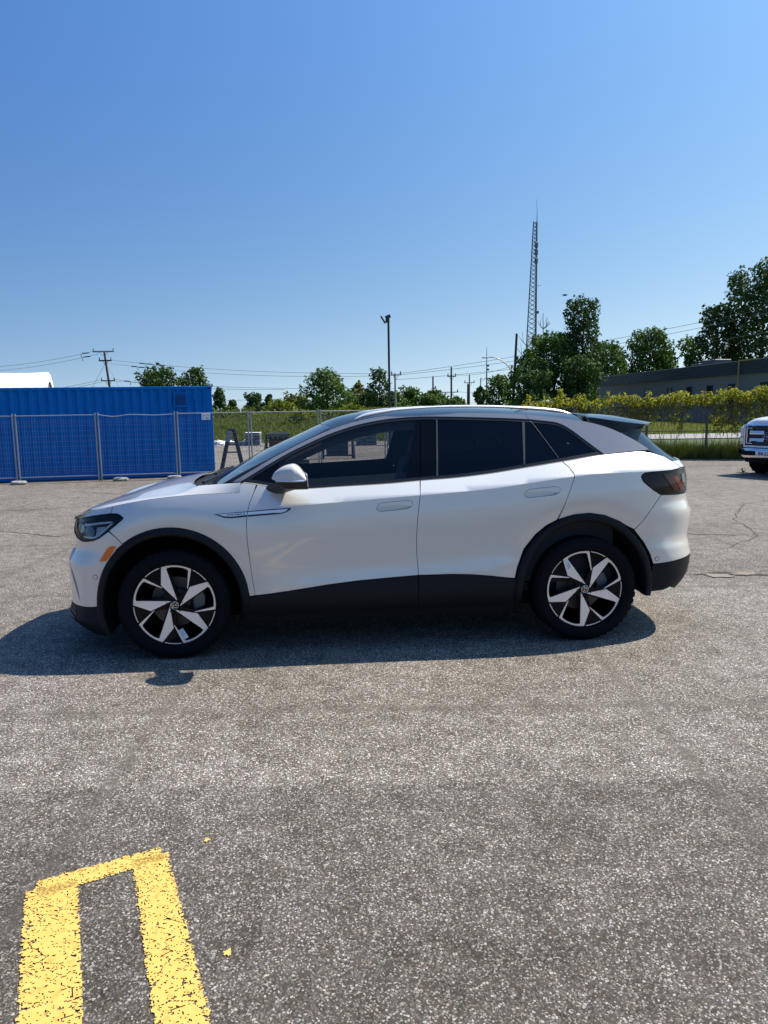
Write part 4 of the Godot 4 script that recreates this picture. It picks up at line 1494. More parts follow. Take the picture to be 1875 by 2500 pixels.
func build_container() -> void:
	# right front corner at the origin, front face along -x
	var o := thing("shipping_container", "blue corrugated steel shipping container behind the wire fence", "container", Vector3(-4.30, 0, -18.85), 0.235)
	var L := 10.6
	var H := 2.25
	var D := 2.1
	var mb := MB.new()
	var pts := PackedVector3Array()
	var x := -0.14
	var zs := [-0.055, -0.055, -0.015, -0.015]
	var prof := PackedVector2Array()
	while x > -L + 0.14:
		prof.append(Vector2(x, -0.018))
		prof.append(Vector2(x - 0.062, -0.018))
		prof.append(Vector2(x - 0.108, -0.058))
		prof.append(Vector2(x - 0.168, -0.058))
		x -= 0.214
	for i in prof.size() - 1:
		mb.quad(Vector3(prof[i].x, 0.16, prof[i].y), Vector3(prof[i + 1].x, 0.16, prof[i + 1].y), Vector3(prof[i + 1].x, H - 0.07, prof[i + 1].y), Vector3(prof[i].x, H - 0.07, prof[i].y), Vector3.BACK)
	obj("corrugated_wall", mb, M.container_blue, o)
	mb = MB.new()
	mb.box(Vector3(-L * 0.5, H * 0.5, -D + 0.02), Vector3(L - 0.2, H - 0.1, 0.04))
	for e in [-0.03, -L + 0.03]:
		mb.box(Vector3(e, H * 0.5, -D * 0.5), Vector3(0.04, H - 0.1, D - 0.2))
	obj("end_wall", mb, M.container_blue, o)
	mb = MB.new()
	var k := 0
	x = -0.1
	while x > -L + 0.1:
		mb.box(Vector3(x - 0.055, H - 0.012, -D * 0.5), Vector3(0.12, 0.03, D - 0.1))
		mb.box(Vector3(x - 0.165, H - 0.028, -D * 0.5), Vector3(0.1, 0.02, D - 0.1))
		x -= 0.22
	obj("roof_panel", mb, M.container_blue, o)
	for e in [-0.07, -L + 0.07]:
		for d in [-0.05, -D + 0.05]:
			mb = MB.new()
			mb.rbox(Vector3(e, H * 0.5, d), Vector3(0.14, H, 0.1), 0.008)
			obj("corner_post", mb, M.container_blue, o)
			for y in [0.06, H - 0.055]:
				mb = MB.new()
				mb.rbox(Vector3(e, y, d), Vector3(0.152, 0.115, 0.112), 0.008)
				var cst := obj("corner_casting", mb, M.container_blue, o)
				mb = MB.new()
				mb.lathe(pv([0.026, 0.0, 0.026, 0.004, 0.0, 0.004]), 14, Transform3D(Basis(Vector3.RIGHT, PI / 2), Vector3(e, y, d + 0.057)))
				obj("casting_hole", mb, M.void, cst)
	for d in [-0.04, -D + 0.04]:
		mb = MB.new()
		mb.rbox(Vector3(-L * 0.5, H - 0.035, d), Vector3(L - 0.28, 0.07, 0.06), 0.008)
		obj("top_rail", mb, M.container_blue, o)
		mb = MB.new()
		mb.rbox(Vector3(-L * 0.5, 0.09, d), Vector3(L - 0.28, 0.15, 0.07), 0.01)
		obj("bottom_rail", mb, M.container_blue, o)
	mb = MB.new()
	mb.box(Vector3(-L * 0.5, 0.14, -D * 0.5), Vector3(L - 0.2, 0.06, D - 0.1))
	obj("floor", mb, M.container_dark, o)
	mb = MB.new()
	plate(mb, -0.93, 1.74, -0.895, 2.10, -0.002, 0.03)
	plate(mb, -0.645, 1.74, -0.61, 2.10, -0.002, 0.03)
	plate(mb, -0.895, 1.74, -0.645, 1.785, -0.002, 0.03)
	plate(mb, -0.895, 2.065, -0.645, 2.10, -0.002, 0.03)
	plate(mb, -0.895, 1.785, -0.645, 2.065, -0.02, 0.01)
	var vent := obj("vent_frame", mb, M.container_blue, o)
	for i in 4:
		mb = MB.new()
		mb.box(Vector3(-0.77, 1.825 + i * 0.066, 0.006), Vector3(0.245, 0.044, 0.01), Basis(Vector3.RIGHT, 0.75))
		obj("louvre_slat", mb, M.container_dark, vent)
	mb = MB.new()
	mb.rbox(Vector3(-0.42, 1.99, -0.005), Vector3(0.07, 0.14, 0.03), 0.006)
	obj("junction_box", mb, M.container_blue, o)

func build_fence() -> void:
	# panels of welded wire in tube frames
	var posts := pv([-12.16, -16.62, -10.37, -16.98, -8.58, -17.33, -6.79, -17.69, -5.0, -18.04, -3.28, -18.38, -1.58, -18.72, 0.10, -19.06, 1.80, -19.4])
	var names := ["panel standing furthest left, its left side cut by the frame", "panel at far left before the container, sandbag on its left foot", "panel with a straight top rail, second from left before the container", "panel with a bent, sagging top rail before the container", "panel with a small white sign at its top, across the container", "panel in front of the black trestle", "panel behind the SUV's windscreen", "panel seen through the SUV's front side window", "last panel, hidden behind the SUV"]
	var H := 1.6
	for i in posts.size() - 1:
		var a := posts[i]
		var b := posts[i + 1]
		var w := a.distance_to(b) - 0.045
		var ang := -atan2(b.y - a.y, b.x - a.x)
		var p := thing("fence_panel", "grey temporary wire fence " + names[i], "fence", Vector3(a.x, 0, a.y), ang, "temporary wire fence panels")
		p.rotation.z = 0.0
		for s in 2:
			var mb := MB.new()
			var px := 0.022 if s == 0 else w - 0.0
			mb.tube(pv3([px, 0.0, 0, px, H + 0.03, 0]), PackedFloat32Array([0.018]), 10)
			obj("post", mb, M.galvanised, p)
		var mb2 := MB.new()
		var top := PackedVector3Array()
		for k in 13:
			var t := k / 12.0
			var sag := 0.0
			if i == 3:
				sag = -0.055 * maxf(0.0, 1.0 - absf(t - 0.2) / 0.2) - 0.03 * maxf(0.0, 1.0 - absf(t - 0.75) / 0.4) + 0.0
			top.append(Vector3(lerpf(0.03, w - 0.01, t), H - 0.02 + sag, 0))
		mb2.tube(top, PackedFloat32Array([0.0125]), 8)
		obj("top_rail", mb2, M.galvanised, p)
		mb2 = MB.new()
		mb2.tube(pv3([0.03, 0.14, 0, w - 0.01, 0.14, 0]), PackedFloat32Array([0.0125]), 8)
		obj("bottom_rail", mb2, M.galvanised, p)
		mb2 = MB.new()
		var n := 30
		for k in range(1, n):
			var x := lerpf(0.03, w - 0.01, float(k) / n)
			mb2.bar(Vector3(x, 0.145, 0), Vector3(x, H - 0.05, 0), 0.0026)
		for k in 11:
			var y := lerpf(0.24, H - 0.14, k / 10.0)
			mb2.bar(Vector3(0.03, y, 0.004), Vector3(w - 0.01, y, 0.004), 0.0032)
		for y in [0.29, H - 0.19]:
			mb2.bar(Vector3(0.03, y, 0.004), Vector3(w - 0.01, y, 0.004), 0.0032)
		stuff(obj("wire_mesh", mb2, M.wire_grey, p))
		if i == 4:
			mb2 = MB.new()
			mb2.rbox(Vector3(0.70, H - 0.105, 0.02), Vector3(0.205, 0.15, 0.006), 0.002)
			var sign := obj("sign_board", mb2, M.sign_white, p)
			mb2 = MB.new()
			plate(mb2, 0.615, H - 0.098, 0.618, H - 0.05, 0.0236, 0.001)
			plate(mb2, 0.615, H - 0.10, 0.685, H - 0.097, 0.0236, 0.001)
			plate(mb2, 0.70, H - 0.10, 0.703, H - 0.05, 0.0236, 0.001)
			plate(mb2, 0.775, H - 0.095, 0.785, H - 0.045, 0.0236, 0.001)
			plate(mb2, 0.625, H - 0.075, 0.68, H - 0.066, 0.0236, 0.001)
			plate(mb2, 0.712, H - 0.072, 0.765, H - 0.06, 0.0236, 0.001)
			plate(mb2, 0.615, H - 0.143, 0.64, H - 0.130, 0.0236, 0.001)
			plate(mb2, 0.645, H - 0.141, 0.658, H - 0.122, 0.0236, 0.001)
			for r in 4:
				plate(mb2, 0.695, H - 0.12 - r * 0.013, 0.765 + 0.01 * (r % 2), H - 0.115 - r * 0.013, 0.0236, 0.001)
			obj("sign_print", mb2, M.ink, sign)
	var bags := [[-8.50, -17.12, 0.2, "grey sandbag on the fence foot at far left"], [-6.30, -17.62, -0.1, "grey sandbag lying alone at the foot of the fence before the container"], [-5.1, -17.95, 0.3, "grey sandbag on the fence foot nearest the SUV's hood"]]
	for bi in bags:
		var pts := PackedVector3Array()
		var f := noise(FastNoiseLite.TYPE_SIMPLEX_SMOOTH, 5.0, int(bi[0] * 10.0), 2)
		for i in 13:
			var v := PI * i / 12.0
			for j in 25:
				var u := TAU * j / 24.0
				var d := Vector3(signf(cos(u)) * pow(absf(cos(u)), 0.6) * pow(sin(v), 0.5), 0, signf(sin(u)) * pow(absf(sin(u)), 0.6) * pow(sin(v), 0.5))
				var q := Vector3(d.x * 0.175, 0.045 + 0.045 * cos(v), d.z * 0.12)
				pts.append(q + d.normalized() * 0.03 * f.get_noise_3dv(q * 3.0) + Vector3(0, 0.02 * f.get_noise_3dv(q * 5.0) * sin(v), 0))
		for i in pts.size():
			pts[i].y = maxf(0.001, pts[i].y)
		var mb := MB.new()
		mb.grid(13, 25, pts, Vector3(0, 0.05, 0))
		var o := obj("sandbag", mb, M.sack)
		tag(o, bi[3], "sandbag", "sandbags along the wire fence")
		o.position = Vector3(bi[0], 0, bi[1])
		o.rotation.y = bi[2]

func leaves(mb: MB, rng: RandomNumberGenerator, c: Vector3, r: Vector3, n: int, size: float, tone: float, shell := 0.45) -> void:
	for i in n:
		var d := Vector3(rng.randf_range(-1, 1), rng.randf_range(-1, 1), rng.randf_range(-1, 1))
		if d.length_squared() > 1.0 or d.length_squared() < 0.01:
			d = d.normalized() * rng.randf()
		d = d.normalized() * pow(d.length(), shell)
		var p := c + d * r
		var nn := (d + Vector3(rng.randf_range(-1, 1), rng.randf_range(-0.4, 1.2), rng.randf_range(-1, 1)) * 0.9).normalized()
		var u := nn.cross(Vector3(rng.randf_range(-1, 1), rng.randf_range(-1, 1), rng.randf_range(-1, 1))).normalized()
		var w := nn.cross(u)
		var s := size * rng.randf_range(0.55, 1.35)
		var t := tone * rng.randf_range(0.72, 1.3)
		mb.col = Color(t * rng.randf_range(0.9, 1.15), t, t * rng.randf_range(0.75, 1.1))
		var i0 := mb.v.size()
		mb.vert(p - u * s * 0.5, nn)
		mb.vert(p + w * s * 0.36 + nn * s * 0.08, nn)
		mb.vert(p + u * s * 0.55, nn)
		mb.vert(p - w * s * 0.36 + nn * s * 0.08, nn)
		mb.idx.append_array([i0, i0 + 1, i0 + 2, i0, i0 + 2, i0 + 3])
	mb.col = Color(1, 1, 1)

func tree(called: String, label: String, at: Vector3, h: float, hw: float, shape: String, m: String, sd: int, density := 1.0, group := "trees beyond the lot", low := -1.0) -> void:
	var rng := RandomNumberGenerator.new()
	rng.seed = sd
	var o := thing(called, label, "bush" if shape == "bush" else "tree", at, rng.randf() * TAU, group)
	var dist := Vector2(at.x, at.z).length()
	var mb := MB.new()
	var tr := 0.018 * h + 0.05
	var trunk := PackedVector3Array()
	var rad := PackedFloat32Array()
	for i in 7:
		var t := i / 6.0
		trunk.append(Vector3(rng.randf_range(-1, 1) * 0.04 * hw * t, h * 0.9 * t, rng.randf_range(-1, 1) * 0.04 * hw * t))
		rad.append(lerpf(tr, 0.03, t))
	mb.tube(trunk, rad, 7)
	var centres: Array[Vector3] = []
	var sizes: Array[float] = []
	var bottom := 0.1 if shape in ["bush", "round"] else 0.16
	if low >= 0.0:
		bottom = low
	var count := int({"bush": 24, "round": 64, "column": 46, "ragged": 62, "tall": 110}[shape])
	for i in count:
		var t := float(i) / (count - 1)
		var env := 1.0
		match shape:
			"bush":
				env = sqrt(maxf(0.05, 1.0 - pow(t, 2.2)))
			"round":
				env = pow(sin(PI * clampf(0.12 + 0.86 * t, 0, 1)), 0.7)
			"column":
				env = 0.95 - 0.55 * t
			"ragged":
				env = (0.55 + 0.45 * sin(t * 9.0 + sd)) * (1.0 - 0.45 * t) + 0.15
			"tall":
				env = 0.45 + 0.5 * pow(sin(PI * clampf(0.1 + 0.85 * t, 0, 1)), 0.6) + rng.randf_range(-0.12, 0.12)
		var a := i * 2.39996 + rng.randf_range(-0.4, 0.4)
		var rr := hw * env * sqrt(rng.randf_range(0.25, 1.0)) * 0.78
		if i == count - 1:
			rr *= 0.25
		var y := h * lerpf(bottom, 0.97, t) - hw * 0.1
		var c := Vector3(cos(a) * rr, y, sin(a) * rr)
		centres.append(c)
		sizes.append(hw * rng.randf_range(0.15, 0.29) * (0.7 + 0.3 * env))
		if i % 4 == 0:
			var from := Vector3(0, clampf(y - rr * 0.6, h * 0.08, h * 0.85), 0)
			mb.tube(PackedVector3Array([from, from.lerp(c, 0.5) + Vector3(0, -0.05 * rr, 0), c]), PackedFloat32Array([tr * 0.4, tr * 0.25, 0.015]), 5)
	obj("trunk", mb, M.bark, o)
	mb = MB.new()
	var size := clampf(dist * 0.0034, 0.12, 0.5)
	for i in centres.size():
		var s := sizes[i]
		var n := int(density * clampf(11.5 * s * s / (size * size), 24, 500))
		leaves(mb, rng, centres[i], Vector3(s, s * 0.8, s), n, size, rng.randf_range(0.72, 1.3))
		# a few stray sprays beyond the clump
		for k in 3:
			var d := Vector3(rng.randf_range(-1, 1), rng.randf_range(-0.3, 1), rng.randf_range(-1, 1)).normalized()
			leaves(mb, rng, centres[i] + d * s * 1.15, Vector3.ONE * s * 0.28, int(n * 0.07) + 3, size * 0.9, rng.randf_range(0.8, 1.3))
	stuff(obj("crown", mb, M[m], o))

func dead_tree(label: String, at: Vector3, h: float, y0: float, sd: int) -> void:
	var rng := RandomNumberGenerator.new()
	rng.seed = sd
	var o := thing("dead_tree", label, "tree", at, 0.0, "bare dead trees by the lattice tower")
	var mb := MB.new()
	var p := PackedVector3Array()
	for i in 8:
		var t := i / 7.0
		p.append(Vector3(sin(t * 2.0 + sd) * 0.35 * t, h * t, 0))
	mb.tube(p, PackedFloat32Array([0.16, 0.14, 0.12, 0.1, 0.08, 0.06, 0.045, 0.03]), 6)
	obj("trunk", mb, M.bark_dead, o)
	for k in 9:
		mb = MB.new()
		var t := lerpf(y0 / h, 0.95, k / 8.0)
		var b := p[int(t * 7.0)]
		var s := 1.0 if k % 2 == 0 else -1.0
		var e := b + Vector3(s * rng.randf_range(0.7, 1.6), rng.randf_range(0.6, 1.5), rng.randf_range(-0.5, 0.5)) * (1.2 - 0.5 * t)
		mb.tube(PackedVector3Array([b, b.lerp(e, 0.55) + Vector3(0, -0.1, 0), e]), PackedFloat32Array([0.05, 0.04, 0.02]), 5)
		mb.tube(PackedVector3Array([b.lerp(e, 0.5), e + Vector3(-s * 0.35, 0.5, 0.1)]), PackedFloat32Array([0.03, 0.015]), 4)
		obj("branch", mb, M.bark_dead, o)

func cable(label: String, a: Vector3, b: Vector3, sag: float, r := 0.02, hung := []) -> void:
	var p := PackedVector3Array()
	for i in 21:
		var t := i / 20.0
		p.append(a.lerp(b, t) - Vector3(0, sag * 4.0 * t * (1.0 - t), 0))
	var mb := MB.new()
	mb.tube(p, PackedFloat32Array([r]), 5)
	var o := obj("overhead_wire", mb, M.cable)
	tag(o, label, "wire", "overhead wires between the utility poles")
	for t in hung:
		mb = MB.new()
		var q := a.lerp(b, t) - Vector3(0, sag * 4.0 * t * (1.0 - t), 0)
		var d := (b - a).normalized()
		mb.bar(q - d * 0.5, q + d * 0.5, 0.14)
		mb.bar(q + d * 0.7, q + d * 0.7 - Vector3(0, 0.55, 0), 0.06)
		obj("line_insulator", mb, M.insulator, o)

func utility_pole(label: String, at: Vector3, h: float, r: float, arms: Array, lean := 0.0, m := "pole_wood") -> Node3D:
	var o := thing("utility_pole", label, "pole", at, 0.0, "utility poles along the road")
	var mb := MB.new()
	mb.tube(PackedVector3Array([Vector3.ZERO, Vector3(-lean * 0.5, h * 0.5, 0), Vector3(-lean, h, 0)]), PackedFloat32Array([r, r * 0.85, r * 0.7]), 10)
	obj("pole", mb, M[m], o)
	for a in arms:
		mb = MB.new()
		var y: float = a[0]
		var x0: float = a[1] - lean * y / h
		var x1: float = a[2] - lean * y / h
		mb.box(Vector3((x0 + x1) * 0.5, y, r), Vector3(x1 - x0, a[3], 0.12))
		var arm := obj("crossarm", mb, M[a[4]], o)
		for e in [x0 + 0.1, x1 - 0.1]:
			mb = MB.new()
			mb.lathe(pv([0.05, 0.0, 0.09, 0.1, 0.05, 0.16, 0.09, 0.24, 0.04, 0.36, 0.0, 0.38]), 8, Transform3D(Basis(), Vector3(e, y + a[3] * 0.5, r)))
			obj("insulator", mb, M.insulator, arm)
		mb = MB.new()
		mb.bar(Vector3(x0 + (x1 - x0) * 0.25, y, r), Vector3(-lean * (y - 0.7) / h, y - 0.7, r), 0.05)
		mb.bar(Vector3(x0 + (x1 - x0) * 0.75, y, r), Vector3(-lean * (y - 0.7) / h, y - 0.7, r), 0.05)
		obj("brace", mb, M[a[4]], arm)
	return o

func build_tower() -> void:
	var o := thing("lattice_tower", "tall slender steel lattice radio tower rising above the trees", "tower", Vector3(39.9, 0, -200))
	var H := 49.0
	var foot := [Vector3(-2.3, 0, 0.7), Vector3(1.0, 0, 1.0), Vector3(1.35, 0, -2.2)]
	var head := [Vector3(0.05, H, 0.35), Vector3(1.0, H, 0.4), Vector3(1.05, H, -0.6)]
	for k in 3:
		var mb := MB.new()
		mb.tube(PackedVector3Array([foot[k], head[k]]), PackedFloat32Array([0.2, 0.13]), 8)
		obj("leg", mb, M.tower_steel, o)
	var br := MB.new()
	var y := 1.0
	while y < H - 0.5:
		var step := lerpf(1.5, 0.9, y / H)
		for k in 3:
			var a0: Vector3 = foot[k].lerp(head[k], y / H)
			var a1: Vector3 = foot[k].lerp(head[k], (y + step) / H)
			var b0: Vector3 = foot[(k + 1) % 3].lerp(head[(k + 1) % 3], y / H)
			var b1: Vector3 = foot[(k + 1) % 3].lerp(head[(k + 1) % 3], (y + step) / H)
			br.bar(a0, b1, 0.085)
			br.bar(b0, a1, 0.085)
		y += step
	stuff(obj("lattice_bracing", br, M.tower_steel, o))
	var mb := MB.new()
	mb.tube(pv3([0.95, H, 0.4, 0.95, H + 2.6, 0.4, 0.78, H + 5.6, 0.4]), PackedFloat32Array([0.1, 0.06, 0.035]), 7)
	obj("mast", mb, M.tower_steel, o)
	for d in [[43.2, 0.55], [41.4, 0.5], [39.2, 0.45], [16.8 + 9.4, 0.55]]:
		mb = MB.new()
		mb.rbox(Vector3(1.25 if d[0] < 30 else 0.8, d[0], 0.75), Vector3(0.85, 1.5 if d[0] > 30 else 0.8, 0.7), 0.15)
		mb.bar(Vector3(0.9, d[0], 0.4), Vector3(1.25, d[0], 0.7), 0.1)
		obj("antenna", mb, M.tower_steel, o)
	for d in [33.0, 20.0, 12.0]:
		mb = MB.new()
		mb.bar(Vector3(1.0, d, 0.5), Vector3(2.2, d, 0.5), 0.06)
		mb.bar(Vector3(1.6, d - 0.25, 0.5), Vector3(1.6, d + 0.25, 0.5), 0.05)
		obj("antenna_arm", mb, M.tower_steel, o)
	o = thing("radio_mast", "thin far radio mast with a dish, left of the plain wooden pole", "mast", Vector3(28.0, 0, -200))
	mb = MB.new()
	mb.tube(pv3([0, 0, 0, 0, 10, 0, 0, 17.5, 0]), PackedFloat32Array([0.22, 0.18, 0.05]), 7)
	obj("pole", mb, M.tower_steel, o)
	for d in [12.6, 11.6, 9.2]:
		mb = MB.new()
		mb.rbox(Vector3(0.25, d, 0.2), Vector3(0.8, 0.5, 0.4), 0.1)
		obj("antenna", mb, M.tower_steel, o)

func build_yard() -> void:
	# black trestle
	var o := thing("trestle", "black steel trestle shaped like a letter A behind the fence", "trestle", Vector3(-3.95, 0, -19.4), 0.1)
	for s in [-1.0, 1.0]:
		var mb := MB.new()
		mb.bar(Vector3(0.30 * s - 0.02, 0.0, 0), Vector3(0.055 * s, 1.12, 0), 0.10, 0.10, Vector3.BACK)
		obj("leg", mb, M.steel_dark, o)
	var mb3 := MB.new()
	mb3.bar(Vector3(-0.2, 0.55, 0), Vector3(0.17, 0.55, 0), 0.035)
	obj("crossbar", mb3, M.steel_dark, o)
	mb3 = MB.new()
	mb3.box(Vector3(-0.075, 0.97, 0.056), Vector3(0.105, 0.3, 0.01), Basis(Vector3.BACK, -0.23))
	obj("reflector_plate", mb3, M.board_grey, o)
	mb3 = MB.new()
	mb3.box(Vector3(0.0, 1.13, 0), Vector3(0.2, 0.05, 0.12))
	obj("cap", mb3, M.steel_dark, o)
	# racks with leaning sheets
	var racks := [[-4.35, -30.8, 0.98, 0.62, 0.72, "black rack holding a rust red sheet, seen beside the SUV's windscreen", "rust_red"], [-1.5, -24.6, 0.98, 0.92, 0.98, "tall black rack with dark sheets seen through the SUV's front window", "steel_dark"]]
	for r in racks:
		o = thing("sheet_rack", r[5], "rack", Vector3(r[0], 0, r[1]), 0.05, "black sheet racks in the yard")
		var w: float = r[2]
		var hh: float = r[3]
		for s in [-0.5, 0.5]:
			var mb := MB.new()
			mb.bar(Vector3(w * s, 0, 0.0), Vector3(w * s * 0.98, hh, -0.05), 0.07)
			mb.bar(Vector3(w * s * 1.12, 0, 0.25), Vector3(w * s * 0.98, hh, -0.05), 0.05)
			obj("leg", mb, M.steel_dark, o)
		var mb := MB.new()
		mb.bar(Vector3(-w * 0.5, hh, -0.05), Vector3(w * 0.5, hh, -0.05), 0.05)
		mb.bar(Vector3(-w * 0.5, 0.1, 0.0), Vector3(w * 0.5, 0.1, 0.0), 0.05)
		obj("crossbar", mb, M.steel_dark, o)
		mb = MB.new()
		mb.box(Vector3(-0.02, hh * 0.42, 0.03), Vector3(w * 0.74, hh * 0.62, 0.03), Basis(Vector3.RIGHT, -0.08))
		obj("leaning_sheet", mb, M[r[6]], o)
		for k in 4:
			mb = MB.new()
			mb.box(Vector3(-w * 0.33 + k * w * 0.22, hh * 0.83, 0.05), Vector3(w * 0.2, hh * 0.22, 0.03), Basis(Vector3.RIGHT, -0.1 - 0.03 * k))
			obj("hanging_sheet", mb, M.steel_dark, o)
		mb = MB.new()
		mb.box(Vector3(0, hh + 0.045, -0.04), Vector3(w * 0.8, 0.07, 0.06))
		obj("top_board", mb, M.board_grey, o)
	# stacks of concrete blocks with white wrapping
	var stacks := [[-6.15, -35.2, 3, 4, "tall stack of grey concrete blocks with a torn white cover beside the sheet rack"], [-7.05, -35.6, 4, 1, "single course of grey blocks on the ground left of the tall block stack"], [-0.75, -33.6, 4, 5, "dark block stack with a white top edge seen through the SUV's front window"], [0.55, -33.2, 3, 5, "wide block stack behind the SUV's front pillar"], [-2.35, -34.6, 4, 2, "low block stack seen through the window left of the dark racks"]]
	for s in stacks:
		o = thing("block_stack", s[4], "block stack", Vector3(s[0], 0, s[1]), 0.03, "stacks of concrete blocks along the yard's edge")
		for y in s[3]:
			for x in s[2]:
				var mb := MB.new()
				mb.rbox(Vector3((x - (s[2] - 1) * 0.5) * 0.235, 0.07 + y * 0.145, 0.01 * ((x + y) % 2)), Vector3(0.228, 0.12, 0.6), 0.012)
				obj("block", mb, M.block_grey if (x + y * 3) % 4 else M.block_dark, o)
			var mp := MB.new()
			mp.box(Vector3(0, 0.139 + y * 0.145, 0), Vector3(s[2] * 0.235 * 0.97, 0.018, 0.58))
			obj("spacer_board", mp, M.steel_dark, o)
		if s[3] > 1:
			var mb := MB.new()
			mb.rbox(Vector3(0.0, s[3] * 0.145 + 0.02, 0.0), Vector3(s[2] * 0.235, 0.03, 0.62), 0.01)
			obj("white_cover", mb, M.tarp_white, o)
	var heaps := [[-7.95, -35.9, 0.42, 0.2, 1, "crumpled white plastic sheeting heaped by the container's right end"], [-7.45, -36.2, 0.3, 0.16, 2, "small scrap of white sheeting behind the trestle's left leg"], [-6.55, -35.5, 0.2, 0.22, 3, "crumpled white plastic between the block course and the tall block stack"]]
	for h in heaps:
		var f := noise(FastNoiseLite.TYPE_SIMPLEX_SMOOTH, 2.6, h[4], 3)
		var pts := PackedVector3Array()
		for i in 13:
			for j in 25:
				var v := PI * 0.5 * i / 12.0
				var u := TAU * j / 24.0
				var q := Vector3(cos(u) * sin(v) * h[2], cos(v) * h[3], sin(u) * sin(v) * 0.3)
				pts.append(q * (1.0 + 0.7 * f.get_noise_3dv(q * 4.0)) + Vector3(0, 0.0, 0))
		var mb := MB.new()
		mb.grid(13, 25, pts, Vector3(0, -0.1, 0))
		o = obj("plastic_sheeting", mb, M.tarp_white)
		o.position = Vector3(h[0], 0, h[1])
		tag(o, h[5], "sheeting", "white plastic scraps in the yard")
	# fabric shelter
	o = thing("fabric_shelter", "white fabric arch shelter with an open end behind the container", "shelter", Vector3(-15.1, 0, -34.0))
	# local +x runs away to the left of the picture
	o.rotation.y = atan2(-0.318, -0.948)
	var mb := MB.new()
	var n := 28
	var pts := PackedVector3Array()
	var xs := [0.0, 0.02, 0.9, 0.93, 2.9, 3.0, 3.1, 6.0, 6.1, 9.0, 9.1, 12.0]
	for i in xs.size():
		var puff := 0.04 if i in [1, 5, 8, 10] else 0.0
		for k in n + 1:
			var a := PI * k / n
			pts.append(Vector3(xs[i], sin(a) * (3.46 + puff), cos(a) * (3.0 + puff)))
	mb.grid(xs.size(), n + 1, pts, Vector3(6, 0, 0))
	obj("canopy", mb, M.tent_white, o)
	mb = MB.new()
	var rim := PackedVector3Array()
	for k in n + 1:
		var a := PI * k / n
		rim.append(Vector3(-0.02, sin(a) * 3.46, cos(a) * 3.0))
		rim.append(Vector3(-0.03, sin(a) * 3.08, cos(a) * 2.66))
	mb.grid(n + 1, 2, rim, Vector3(3, 1, 0))
	obj("end_border", mb, M.tent_white, o)
	for x in [0.1, 3.0, 6.0, 9.0]:
		mb = MB.new()
		var rib := PackedVector3Array()
		for k in n + 1:
			var a := PI * k / n
			rib.append(Vector3(x, sin(a) * 3.36, cos(a) * 2.9))
		mb.tube(rib, PackedFloat32Array([0.04]), 6)
		obj("rib", mb, M.steel_dark, o)
	mb = MB.new()
	mb.bar(Vector3(0.1, 2.75, -1.8), Vector3(0.1, 2.75, 1.8), 0.06)
	obj("crossbar", mb, M.steel_dark, o)
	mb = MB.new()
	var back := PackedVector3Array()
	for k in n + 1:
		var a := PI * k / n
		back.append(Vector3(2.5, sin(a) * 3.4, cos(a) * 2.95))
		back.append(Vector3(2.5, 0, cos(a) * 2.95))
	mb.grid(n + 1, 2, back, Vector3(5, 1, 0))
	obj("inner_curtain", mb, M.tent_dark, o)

func build_building() -> void:
	var o := thing("warehouse", "long low block building with dark ribbed fascia behind the vine fence", "building", Vector3(26.1, 0, -94.0), -1.482)
	var L := 60.0
	var mb := MB.new()
	mb.box(Vector3(L * 0.5, 2.0, -4.5), Vector3(L, 4.0, 8.9))
	obj("wall", mb, M.block_wall, o)
	mb = MB.new()
	for i in 19:
		mb.box(Vector3(L * 0.5, 0.2 + i * 0.2, -0.049), Vector3(L, 0.012, 0.008))
	stuff(obj("mortar_course", mb, M.mortar, o))
	mb = MB.new()
	mb.box(Vector3(L * 0.5, 4.45, -4.5), Vector3(L + 0.3, 1.02, 9.2))
	obj("fascia", mb, M.fascia, o)
	for i in 6:
		mb = MB.new()
		mb.rbox(Vector3(L * 0.5, 4.02 + i * 0.165, 0.13), Vector3(L + 0.34, 0.1, 0.06), 0.015)
		obj("fascia_rib", mb, M.fascia, o)
	mb = MB.new()
	mb.rbox(Vector3(L * 0.5, 4.985, -4.5), Vector3(L + 0.4, 0.05, 9.35), 0.012)
	obj("roof_edge", mb, M.roof_unit, o)
	for x in [16.3, 21.4, 25.2, 28.8, 32.2, 36.7, 42.0, 47.0]:
		mb = MB.new()
		mb.box(Vector3(x, 2.2, -0.03), Vector3(0.8, 1.9, 0.03))
		var w := obj("window", mb, M.window_dark, o)
		for s in [-0.42, 0.42]:
			mb = MB.new()
			mb.box(Vector3(x + s, 2.2, -0.01), Vector3(0.06, 2.02, 0.1))
			obj("frame", mb, M.fascia, w)
		for y in [1.22, 3.18]:
			mb = MB.new()
			mb.box(Vector3(x, y, -0.01), Vector3(0.9, 0.07, 0.1))
			obj("frame", mb, M.fascia, w)
	mb = MB.new()
	mb.bar(Vector3(33.6, 0.0, 0.25), Vector3(33.6, 5.0, 0.25), 0.1)
	mb.bar(Vector3(33.6, 5.02, 0.3), Vector3(33.6, 5.02, -1.4), 0.1)
	mb.bar(Vector3(33.6, 5.02, 0.25), Vector3(36.2, 5.02, 0.25), 0.08)
	obj("yellow_pipe", mb, M.pipe_yellow, o)
	mb = MB.new()
	mb.rbox(Vector3(25.0, 5.3, -2.6), Vector3(2.4, 0.62, 1.6), 0.05)
	obj("roof_unit", mb, M.fascia, o)
	mb = MB.new()
	mb.rbox(Vector3(22.2, 5.22, -2.7), Vector3(1.6, 0.45, 1.4), 0.05)
	obj("roof_unit", mb, M.fascia, o)

